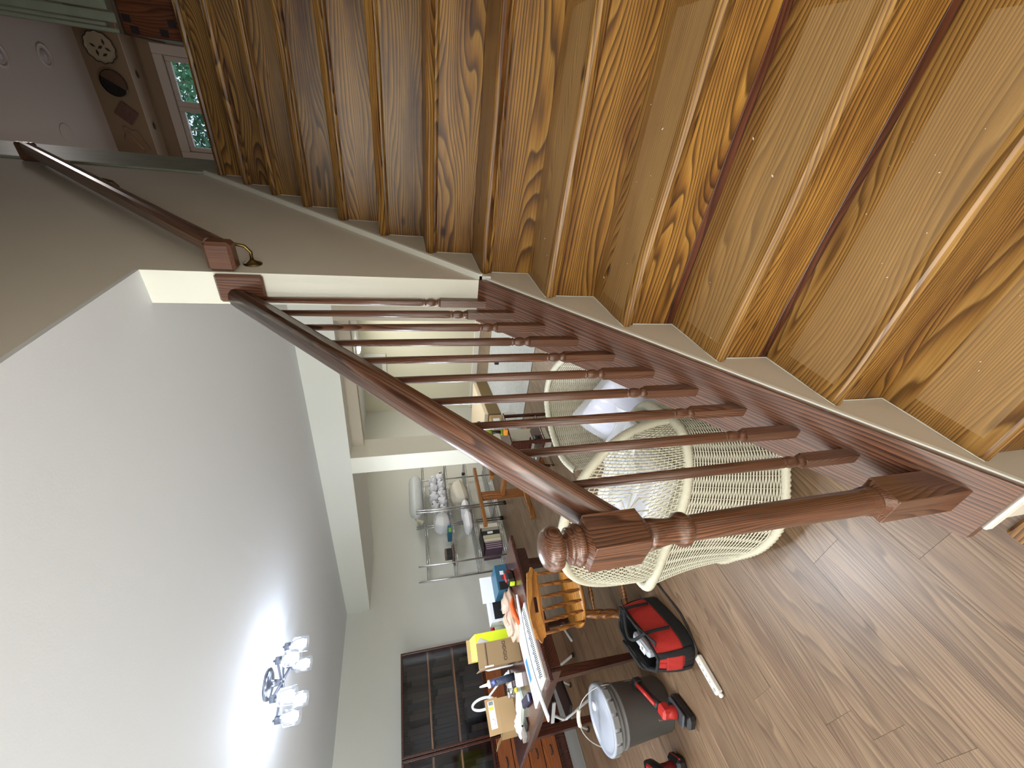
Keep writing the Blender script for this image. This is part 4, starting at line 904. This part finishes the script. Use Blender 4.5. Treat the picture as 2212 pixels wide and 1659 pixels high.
# tool bag
tbg = thing('tool_bag', 'open red and black fabric tool bag with webbing handles', 'bag', (-1.835, .855, 0), R(-62))
def bagf(u, v, k=1.0):
    a = 2*pi*u; n_ = 3.2; r = (abs(cos(a))**n_+abs(sin(a))**n_)**(-1/n_)
    w = .205-.015*v; d = .112-.028*v; z = .005+.235*v
    bul = 1+.06*sin(pi*v)+(.022*sin(9*a+5*v)+.014*sin(17*a-9*v))*v*v
    return (w*r*cos(a)*k*bul, d*r*sin(a)*k*bul, z-(.025*v*abs(cos(a))**3))
def band(v0, v1, m, name, k=1.0, nu=72, nv=10, u0=0, u1=1, par=tbg):
    o = MB().grid(lambda u, v: bagf(u0+(u1-u0)*u, v0+(v1-v0)*v, k), nu, nv).build(name, m, par); md = o.modifiers.new('s', 'SOLIDIFY'); md.thickness = .004; md.offset = -1; return o
band(0, .30, black_fab, 'base', 1.012); band(.28, 1.0, red_fab, 'red_body'); band(.02, .98, black_fab, 'lining', .955)
MB().grid(lambda u, v: (bagf(u, 0, v)[0], bagf(u, 0, v)[1], .006), 40, 6).build('bottom', black_fab, tbg)
MB().tube([tuple(Vector(bagf(u/60, 1.0, 1.0))+Vector((0, 0, .0))) for u in range(60)], .008, 8, closed=True).build('zip_edge', black_fab, tbg)
for ux in (.07, .43, .57, .93): band(.05, .98, black_fab, 'webbing', 1.03, 5, 10, ux-.022, ux+.022)
def strap(pts, w, name):
    P = [Vector(p) for p in pts]; vs = []; n = 26
    for i in range(n+1):
        p = spline(P, i/n); vs += [tuple(p+Vector((0, -.002, -w/2))), tuple(p+Vector((0, .002, w/2))), tuple(p+Vector((.003, .004, w/2))), tuple(p+Vector((.003, .001, -w/2)))]
    MB().add(vs, [(0, 1, 2, 3), (n*4+3, n*4+2, n*4+1, n*4)]+[(i*4+k, i*4+(k+1) % 4, i*4+4+(k+1) % 4, i*4+4+k) for i in range(n) for k in range(4)], True).build(name, black_fab, tbg)
for sy in (-1, 1):
    hp = [(.10, .112*sy, .09), (.10, .110*sy, .20), (.095, .100*sy, .243), (.05, .055*sy-.02, .262), (0, .035*sy-.03, .268), (-.05, .055*sy-.02, .262), (-.095, .100*sy, .243), (-.10, .110*sy, .20), (-.10, .112*sy, .09)]
    hs = [spline([Vector(p) for p in hp], k/40) for k in range(41)]; vs = []
    for p in hs: vs += [(p.x, p.y, p.z)]
    MB().tube(vs, .0085, 6).build('handle', black_fab, tbg)
MB().grid(lambda u, v: (-.175+.35*u, .082+.03*v, .225+.040*v*sin(pi*u)), 24, 5).build('flap', black_fab, tbg).modifiers.new('s', 'SOLIDIFY').thickness = .006
band(.36, .80, mat('red_pocket', (170, 38, 34), .8), 'end_pocket', 1.035, 14, 8, -.055, .055)
it = thing('battery_charger', 'silver grey charger with a black triangle badge inside the tool bag', 'charger', (-1.80, .785, .145), R(-62)); BX(-.11, .05, -.028, .020, 0, .085, bev=.012).build('case', mat('silver_plastic', (168, 172, 178), .35), it)
MB().add([(.02, -.029, .03), (-.035, -.029, .03), (-.008, -.029, .075), (.02, -.0283, .03), (-.035, -.0283, .03), (-.008, -.0283, .075)], [(0, 1, 2), (5, 4, 3), (0, 1, 4, 3), (1, 2, 5, 4), (2, 0, 3, 5)]).build('white_badge', whitep, it, loc=(0, 0, 0))
MB().box(-.03, .018, -.026, .012, .0852, .086, bev=.0002).build('top_badge', whitep, it); text('badge_mark', 'IF', .03, blackink, it, (-.006, -.007, .0864), (0, 0, 0))
it2 = tag(BX(-.08, .07, -.018, .018, 0, .10, bev=.012).build('red_pouch', mat('pale_red_pack', (214, 140, 134), .4, var=.4, vscale=30), loc=(-1.755, .835, .09), rotz=R(-62)), 'pale red packet beside the charger inside the tool bag', 'packet')

ps = thing('power_strip', 'white plastic power strip lying on the vinyl floor', 'power strip', (-1.682, .578, 0), R(-86))
BX(-.085, .085, -.021, .021, .0005, .030, bev=.006).build('housing', mat('strip_white', (214, 212, 206), .4), ps)
for k in range(4):
    for sy in (-.006, .006): BX(-.055+.026*k, -.050+.026*k, sy-.0012, sy+.0012, .0295, .0303).build('socket_slot', blackp, ps)
    MB().lathe([(.0028, .0295), (.0028, .0303)], 10, M=T(-.046+.026*k, 0, 0)).build('socket_hole', blackp, ps)
BX(.085, .100, -.012, .012, .004, .020, bev=.004).build('end_cap', whitep, ps); BX(.058, .074, -.008, .008, .0300, .034, bev=.002).build('rocker', mat('rocker_grey', (176, 176, 170), .4), ps)
tag(MB().tube([(-1.688, .665, .006), (-1.672, .72, .0045), (-1.652, .79, .0045), (-1.652, .86, .0045), (-1.672, .93, .0045), (-1.70, 1.01, .0045), (-1.716, 1.09, .0045), (-1.70, 1.25, .0045), (-1.62, 1.5, .0045)], .0042, 8).build('extension_cord', blackp), 'black cord running from the power strip past the tool bag', 'cord')
tag(MB().tube([(-1.694, .665, .006), (-1.685, .72, .004), (-1.668, .79, .004), (-1.664, .86, .004), (-1.684, .94, .004), (-1.712, 1.02, .004), (-1.735, 1.10, .004), (-1.76, 1.3, .004)], .0028, 8).build('speaker_cord', mat('brown_cord', (60, 40, 30), .5)), 'thinner brown cord beside the black one on the floor', 'cord')

# ================================================================== FOLDING STOOL BEHIND THE TABLE
so = thing('folding_step_stool', 'folded white and black step stool on the floor behind the table legs', 'stool', (-3.72, 1.16, 0), R(20))
for y in (-.20, .20):
    MB().tube([(-.16, y, .012), (.12, y, .36)], .011, 8).build('frame_leg', whitep, so); MB().tube([(.20, y, .012), (-.02, y, .30)], .011, 8).build('frame_leg', whitep, so)
    for x in (-.165, .205): BX(x-.016, x+.016, y-.016, y+.016, .0, .022, bev=.004).build('rubber_foot', blackp, so)
BX(-.05, .17, -.20, .20, .18, .20, bev=.006).build('step', blackp, so); BX(.04, .26, -.20, .20, .345, .365, bev=.006).build('step', blackp, so)
for y in (-.215, .20): BX(.04, .26, y, y+.014, .340, .370, bev=.004).build('step_edge', whitep, so)
tag(MB().tube([(-3.70, 1.78, .012), (-3.50, 1.50, .012)], .012, 8).build('white_rod', whitep), 'short white rod with a black end lying on the floor beyond the chair', 'rod')

# ================================================================== BOOKCASES ALONG THE LEFT WALL
XB = -4.56
def bookcase(name, y0, y1, label, doors):
    t = thing(name, label, 'bookcase', (XL+.002, (y0+y1)/2, 0)); w = (y1-y0)/2; d = XB-XL
    zt, zb, zk = 1.60, .735, .10
    b = MB(); b.box(0, d, -w, -w+.02, zk, zt); b.box(0, d, w-.02, w, zk, zt); b.box(0, d-.001, -w+.02, w-.02, zt-.02, zt); b.box(0, d, -w+.02, w-.02, zb-.02, zb); b.box(0, .01, -w+.02, w-.02, zk, zt-.02)
    b.box(0, d, -w+.02, w-.02, zk, zk+.02); b.box(0, d-.04, -w+.02, w-.02, 0, zk); b.build('body', darkz, t)
    for k, z in enumerate((1.04, 1.31)): MB().box(.012, d-.03, -w+.021, w-.021, z-.009, z+.009, bev=.001).build('shelf', wood('shelf_tan', (176, 130, 92), (158, 110, 74), (120, 80, 52), 1, 30, .02, .5, 2, knots=False), t)
    fw_ = .022
    dn = [(-w, w)] if doors == 1 else [(-w, 0), (0, w)]
    for a, c in dn:
        f = MB(); f.box(d+.001, d+.020, a+.001, a+fw_, zb+.002, zt, bev=.003); f.box(d+.001, d+.020, c-fw_, c-.001, zb+.002, zt, bev=.003); f.box(d+.001, d+.020, a+fw_, c-fw_, zt-fw_, zt, bev=.003); f.box(d+.001, d+.020, a+fw_, c-fw_, zb+.002, zb+.024, bev=.003)
        o = f.build('door', darkwood, t); MB().box(d+.008, d+.011, a+fw_, c-fw_, zb+.024, zt-fw_).build('glass', glassy('smoky_glass', (150, 156, 170), tr=.80, rough=.06), o)
    return t, w, d, zk, zb
b1, w, d, zk, zb = bookcase('glass_bookcase', 1.205, 2.10, 'tall dark bookcase with glass doors and tan shelves against the left wall', 1)
for k, (a, c) in enumerate(((-w, 0), (0, w))): MB().box(d+.001, d+.018, a+.004, c-.004, zk+.02, zb-.024, bev=.004).build('lower_door', cabw, b1)
b2, w2, d2_, zk2, zb2 = bookcase('drawer_bookcase', .30, 1.20, 'dark glass-door bookcase over amber drawers at the lower picture edge', 2)
for k in range(4):
    z0_ = zk2+.025+k*.148; dr = MB().box(d2_+.001, d2_+.018, -w2+.02, w2-.02, z0_, z0_+.142, bev=.004).build('drawer', cabw, b2)
    for y in (.24, -.22): MB().tube([(d2_+.018, y-.035, z0_+.07), (d2_+.034, y-.03, z0_+.066), (d2_+.034, y+.03, z0_+.066), (d2_+.018, y+.035, z0_+.07)], .006, 6).build('pull', blackp, dr)
# dark rows of books behind the glass
rr = random.Random(5); BK = [(56, 44, 42), (40, 40, 50), (74, 54, 46), (34, 30, 32), (90, 78, 70), (60, 38, 34), (48, 54, 66), (84, 66, 50)]
bm_ = {}
def book(w_, h_, d_, c):
    key = (round(w_, 3), round(h_, 2), c)
    if key not in bm_:
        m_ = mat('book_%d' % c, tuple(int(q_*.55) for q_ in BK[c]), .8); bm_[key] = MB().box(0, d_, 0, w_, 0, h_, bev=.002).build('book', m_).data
        o = bpy.data.objects[-1] if False else [o for o in C.objects if o.data == bm_[key]][0]; return o
    o = bpy.data.objects.new('book', bm_[key]); C.objects.link(o); return o
CN = ['brown-black', 'blue-black', 'chestnut', 'black', 'taupe', 'oxblood', 'slate', 'umber']
for (yb0, yb1, wh) in ((1.235, 2.07, 'the bookcase without drawers'), (.33, 1.17, 'the glass bookcase above the amber drawers')):
    for zi, (z, zn) in enumerate(((.737, 'bottom shelf'), (1.051, 'middle shelf'), (1.321, 'top shelf'))):
        y = yb0+.02
        while y < yb1-.07:
            w_ = rr.choice((.03, .04, .055)); h_ = rr.choice((.17, .20, .22, .235)); c = rr.randrange(8)
            if rr.random() < .12: y += .06; continue
            o = book(w_, h_, .19, c); o.location = (XL+.10, y, z+.0005); y += w_+.0015
            tag(o, 'dim book behind glass on the %s of %s' % (zn, wh), 'book', 'books on the %s of %s' % (zn, wh))
gm = tag(MB().box(XB+.0-.015, -4.18, .2, 2.0, .0005, .012, bev=.003).build('grey_mat', mat('grey_mat', (126, 124, 120), .9)), 'grey mat strip on the floor along the amber drawers', 'mat')

# ================================================================== WIRE SHELVING AND WHAT IT HOLDS
XF, XK = -4.50, -4.88
def shelving(y0, y1, label, nposts=(0, 1)):
    t = thing('wire_shelving', label, 'shelving', (XK, y0, 0)); dx, dy = XF-XK, y1-y0
    for x in (0, dx):
        for y in (0, dy):
            p = MB().lathe([(.011, .055), (.011, 1.36), (.007, 1.365)], 12).build('post', chrome, t, loc=(x, y, 0)); MB().lathe([(.012, 0), (.017, .004), (.017, .045), (.010, .056)], 12).build('foot', blackp, p)
    for z in LV:
        f = MB()
        for x in (0, dx):
            for h_ in (0, .026): f.tube([(x, 0, z+h_), (x, dy, z+h_)], .0035, 6)
            n_ = int(dy/.028); f.tube([(x, dy*i/n_, z+(.026 if i % 2 else 0)) for i in range(n_+1)], .0022, 4)
        for y in (0, dy):
            for h_ in (0, .026): f.tube([(0, y, z+h_), (dx, y, z+h_)], .0035, 6)
        s_ = f.build('shelf_frame', chrome, t); wr_ = MB()
        for i in range(1, int(dy/.026)): wr_.tube([(0, .026*i, z+.028), (dx, .026*i, z+.028)], .0018, 4, cap=False)
        for x in (dx*.33, dx*.66): wr_.tube([(x, 0, z+.0262), (x, dy, z+.0262)], .003, 4)
        o = wr_.build('shelf_wires', chrome, s_); o['kind'] = 'stuff'
    return t
LV = (.165, .52, .85, 1.22)
shelving(3.06, 3.90, 'chrome wire shelving unit nearer the window side, holding binders and little else')
shelving(3.94, 4.85, 'chrome wire shelving unit behind the column, loaded with bedding')
for o in C.objects:
    if o.name == 'wire_shelving': o['label'] = 'left-hand chrome wire shelving unit with binders on its bottom shelf'; o['group'] = 'chrome wire shelving units'
    if o.name == 'wire_shelving.001': o['label'] = 'right-hand chrome wire shelving unit beside the column, full of bedding'; o['group'] = 'chrome wire shelving units'
zs = [z+.031 for z in LV]
# bubble wrap roll in a bag on top
rl = thing('bubble_wrap_roll', 'long clear bag of bubble wrap lying on the top wire shelf', 'roll', (-4.68, 4.22, zs[3]))
bw = mat('bubble_wrap', (208, 214, 214), .25, bump=1.2, bscale=70)
MB().tube([(0, -.28+.07*k, .105) for k in range(13)], [.03, .085, .102, .104, .103, .104, .102, .103, .104, .102, .103, .09, .04], 24).build('roll_body', bw, rl)
MB().tube([(0, -.28, .105), (.02, -.33, .08), (.03, -.37, .03), (.03, -.39, .02)], [.025, .018, .03, .045], 10).build('twisted_end', mat('twist_film', (206, 196, 176), .4), rl)
# towels and bags
wt = mat('white_towel', (234, 235, 240), .9, bump=1, bscale=50)
q = random.Random(9)
for k, (y, z, s_) in enumerate(((4.02, .07, .9), (4.17, .07, 1), (4.33, .07, 1), (4.50, .07, 1), (4.66, .07, 1), (4.09, .185, .9), (4.27, .19, 1), (4.44, .19, 1), (4.60, .19, .95))):
    lab = 'rolled white towel on the second wire shelf, %s row, %s' % ('lower' if k < 5 else 'upper', ('at the bag end', 'second from bag end', 'middle', 'fourth from bag end', 'at the column end', 'at the bag end', 'second from bag end', 'third from bag end', 'at the column end')[k])
    pp = [(q.uniform(5, 9), q.uniform(5, 9), q.uniform(0, 6)) for _ in range(4)]
    def f(u, v):
        a, b = 2*pi*u, pi*(v-.5)*.98; r = 1+.13*sum(sin(m_*a/2+n_*b+c) for m_, n_, c in pp)/2; return (.15*s_*r*cos(a)*cos(b), .082*s_*r*sin(a)*cos(b), .068*s_*r*sin(b))
    tag(MB().grid(f, 26, 16).build('rolled_towel', wt, loc=(-4.66+.01*(k % 2), y, zs[2]+z)), lab, 'towel', 'white towels heaped on the second wire shelf from the top')
pillow('pillow_bag', mat('white_bag_cloth', (220, 222, 224), .7, bump=.5, bscale=25), .24, .26, .22, (-4.62, 3.80, zs[2]+.115), (0, R(8), 0), 'white stuffed bag with a blue drawstring on the second wire shelf', 'bag', seed=1, puff=1.0)
MB().tube([(-.02+.0, -.11, .075), (.06, -.06, .098), (.075, .0, .102), (.06, .07, .092), (.07, .11, .06)], .004, 6).build('blue_drawstring', mat('cord_blue', (40, 60, 200), .6), C.objects['pillow_bag'])
gb = thing('green_blue_box', 'blue-green printed box under the stuffed bag on the wire shelf', 'box', (-4.62, 3.93+.06, zs[2])); 
BX(-.10, .12, -.10, .02, 0, .0525, bev=.002).build('carton', mat('teal_pack', (24, 92, 120), .5), gb); BX(.1201, .1208, -.09, -.02, .008, .045).build('green_print', mat('green_pack', (120, 170, 60), .5), gb)
gb.location = (-4.54, 3.66, zs[2]); C.objects['pillow_bag'].location = (-4.66, 3.80, zs[2]+.115)
gb.location = (-4.56, 4.0, zs[2])
gb.location = (-4.60, 3.60, zs[2])
pillow('pillow', mat('cream_ticking', (212, 206, 190), .8, bump=.8, bscale=30), .30, .40, .24, (-4.68, 4.32, zs[1]+.13), (R(10), R(20), 0), 'cream ticking pillow standing on the third wire shelf', 'pillow', seed=2)
pillow('pillow', wt, .30, .26, .13, (-4.66, 3.96, zs[1]+.068), (0, 0, R(5)), 'flat white pillow beside the cream one on the third wire shelf', 'pillow', seed=3)
pillow('pillow', wt, .28, .28, .12, (-4.62, 3.72, zs[1]+.062), (0, 0, R(-5)), 'white pillow at the end of the third wire shelf', 'pillow', seed=5)
sb = thing('small_dark_box', 'small dark box stacked on flat dark boards on the second wire shelf', 'box', (-4.56, 3.22, zs[2]))
BX(-.09, .09, -.13, .10, 0, .012, bev=.002).build('board', mat('board_brown', (80, 64, 54), .6), sb); BX(-.08, .08, -.10, .08, .0125, .03, bev=.002).build('board', mat('board_taupe', (104, 92, 84), .6), sb)
BX(-.05, .05, -.06, .06, .0305, .10, bev=.003).build('case', blackp, sb); BX(-.05, .05, -.06, .06, .1001, .125, bev=.003).build('lid', mat('board_taupe', (104, 92, 84), .6), sb)
cl = tag(BX(-.02, .02, -.018, .018, 0, .05, bev=.006).build('black_clamp', blackp, loc=(-4.515, 4.60, zs[1])), 'small black clamp on the third wire shelf', 'clamp')
# binders on the bottom shelf
y = 3.19
items = [('purple_album', (74, 48, 70), .028, .25, 4, 'purple album'), ('cream_binder', (206, 200, 176), .05, .25, 1, 'cream binder touching the purple albums'), ('cream_binder', (188, 184, 152), .055, .255, 1, 'greenish cream binder between the cream and the black one'), ('black_binder', (30, 30, 34), .065, .265, 1, 'black binder with a white spine label'), ('grey_folder', (150, 144, 128), .05, .25, 1, 'grey-tan folder right of the black binder'), ('file_box', (206, 198, 184), .07, .27, 1, 'cream file box at the right end of the binders')]
for nme, c, wd, hh_, cnt, lab in items:
    for k in range(cnt):
        t = thing(nme, lab+' on the bottom wire shelf' if cnt > 1 else lab+', bottom wire shelf', 'binder', (-4.68, y, zs[0]), group='purple albums on the bottom wire shelf' if cnt > 1 else None)
        BX(-.13, .15, .001, wd-.001, 0, hh_, bev=.004).build('cover', mat(nme+'_%d' % c[0], c, .5), t)
        if nme == 'purple_album': BX(.1502, .1508, .006, wd-.006, .01, hh_-.01).build('pale_spine_line', mat('album_pale', (150, 132, 140), .5), t)
        if nme == 'black_binder': BX(.1502, .1512, .014, wd-.014, .10, .18).build('spine_label', whitep, t)
        if nme == 'file_box': BX(.1502, .1512, .012, wd-.012, .16, .22).build('spine_print', mat('print_taupe', (150, 140, 130), .6), t)
        y += wd+.002
lb = tag(BX(-.006, .006, -.14, .14, 0, .30, bev=.002).build('dark_board', mat('board_black', (40, 26, 22), .5), loc=(-4.66, 3.58, .48), rot=(pi/2*0, 0, pi/2*0)), 'x', 'board')
bpy.data.objects.remove(lb)
tag(BX(-.13, .13, -.16, .16, 0, .010, bev=.001).build('dark_board', mat('board_black', (40, 26, 22), .5), loc=(-4.64, 3.36, zs[0]+.2655)), 'thin dark red board lying flat across the binders', 'board')

# ================================================================== OAK STAND, TEA CART, BOXES AND THE FAR ROOM
os_ = thing('trestle_stand', 'golden oak trestle stand with one long stretcher near the column', 'stand', (-3.42, 3.22, 0))
for x in (0, .80):
    MB().box(x-.028, x+.028, -.40, .40, 0, .055, bev=.004).build('foot_rail', benchy, os_); MB().box(x-.022, x+.022, -.055, .055, .0555, .585, bev=.004).build('upright', benchz, os_)
    MB().box(x-.028, x+.028, -.42, .46, .5855, .625, bev=.004).build('top_rail', benchy, os_)
MB().box(.0225, .7775, -.045, .045, .30, .345, bev=.004).build('stretcher', benchw, os_)
tc = thing('tea_cart', 'dark red-brown wooden cart on brass casters behind the balusters', 'cart', (-2.20, 2.74, 0), R(-4))
for x in (-.19, .19):
    for y in (-.06, .30):
        MB().box(x-.013, x+.013, y-.013, y+.013, .07, .50, bev=.002).build('leg', darkz, tc)
        w_ = MB().lathe([(.026, -.006), (.028, 0), (.026, .006)], 18, M=T(x, y, .028, ry=pi/2, rz=R(40))).build('caster', brass, tc); MB().box(x-.006, x+.006, y-.014, y+.014, .045, .072).build('caster_fork', brass, w_)
MB().box(-.20, .20, -.07, .31, .17, .185, bev=.002).build('lower_shelf', darkwood, tc); MB().box(-.215, .215, -.085, .325, .50, .515, bev=.003).build('top', darkwood, tc)
MB().box(-.19, .19, -.055, -.045, .30, .48).build('side_panel', darkwood, tc); MB().box(-.19, .19, -.065, .0, .30, .31).build('rail', darkwood, tc)
tag(BX(-.05, .05, -.035, .035, 0, .004).build('white_card', whitep, loc=(-2.30, 2.78, .186)), 'white card lying on the lower shelf of the cart', 'card')
gr = thing('green_drill', 'lime green and black cordless drill on the cart', 'tool', (-2.06, 2.88, .5155), R(60))
gm_ = mat('lime_drill', (120, 134, 32), .45)
BX(-.035, .035, -.025, .025, 0, .045, bev=.006).build('battery', gm_, gr); MB().tube([(0, 0, .04), (.005, 0, .09), (0, 0, .13)], [.018, .015, .02], 10).build('grip', blackp, gr); MB().tube([(-.06, 0, .145), (0, 0, .148), (.05, 0, .146), (.06, 0, .145)], [.02, .028, .026, .016], 14).build('motor_housing', gm_, gr); MB().tube([(.06, 0, .145), (.09, 0, .145), (.10, 0, .145)], [.018, .015, .007], 12).build('chuck', blackp, gr)
tag(BX(-.04, .04, -.03, .03, 0, .05, bev=.01).build('dark_tool_case', mat('charcoal_plastic', (44, 50, 56), .4), loc=(-2.12, 2.80, .186)), 'charcoal gadget on the lower cart shelf', 'tool')
tag(BX(-.03, .03, -.02, .02, 0, .035, bev=.003).build('orange_box', mat('orange_card', (222, 140, 40), .5), loc=(-1.99, 2.80, .5155), rotz=.3), 'little orange carton beside the green drill', 'box')
rug = tag(MB().box(-3.95, -1.2, 3.80, 5.95, .0006, .008, bev=.003).build('rug', mat('grey_marbled_rug', (168, 172, 172), .9, var=.28, vscale=22)), 'flat light grey marbled rug in the back room', 'rug')
lbx = thing('long_flat_carton', 'long flat carton with a brown side and open cream top in the back room', 'box', (-3.88, 5.25, .0085), R(9))
BX(-.42, .40, -.55, .62, 0, .20, bev=.003).build('carton', mat('olive_brown_card', (112, 92, 58), .8), lbx); BX(-.40, .39, -.53, .60, .2002, .26, bev=.003).build('cream_top', mat('cream_panel', (222, 206, 178), .7), lbx)
bxs = thing('labelled_carton', 'cardboard box with white shipping labels in front of the long carton', 'box', (-3.46, 4.42, .0085), R(8)); BX(-.20, .20, -.16, .16, 0, .23, bev=.002).build('carton', card, bxs)
BX(-.02, .12, -.1612, -.1604, .08, .20).build('shipping_label', whitep, bxs); BX(.2004, .2012, -.12, .06, .10, .20).build('shipping_label', whitep, bxs); BX(-.05, .12, -.10, .04, .2304, .2312).build('shipping_label', whitep, bxs)
tag(BX(-.16, .16, -.12, .12, 0, .16, bev=.002).build('white_carton', mat('white_card2', (206, 204, 198), .6), loc=(-3.02, 4.02, .0085), rotz=.1), 'small white carton on the rug before the labelled carton', 'box')
tag(MB().lathe([(.035, 0), (.04, .01), (.04, .05), (.03, .062)], 16).build('rubber_puck', blackp, loc=(-2.78, 5.30, .0085)), 'small black rounded puck alone on the rug', 'puck')

# ------------------------------------------------------------------ finish: tidy meshes that share nothing
bpy.context.view_layer.update()
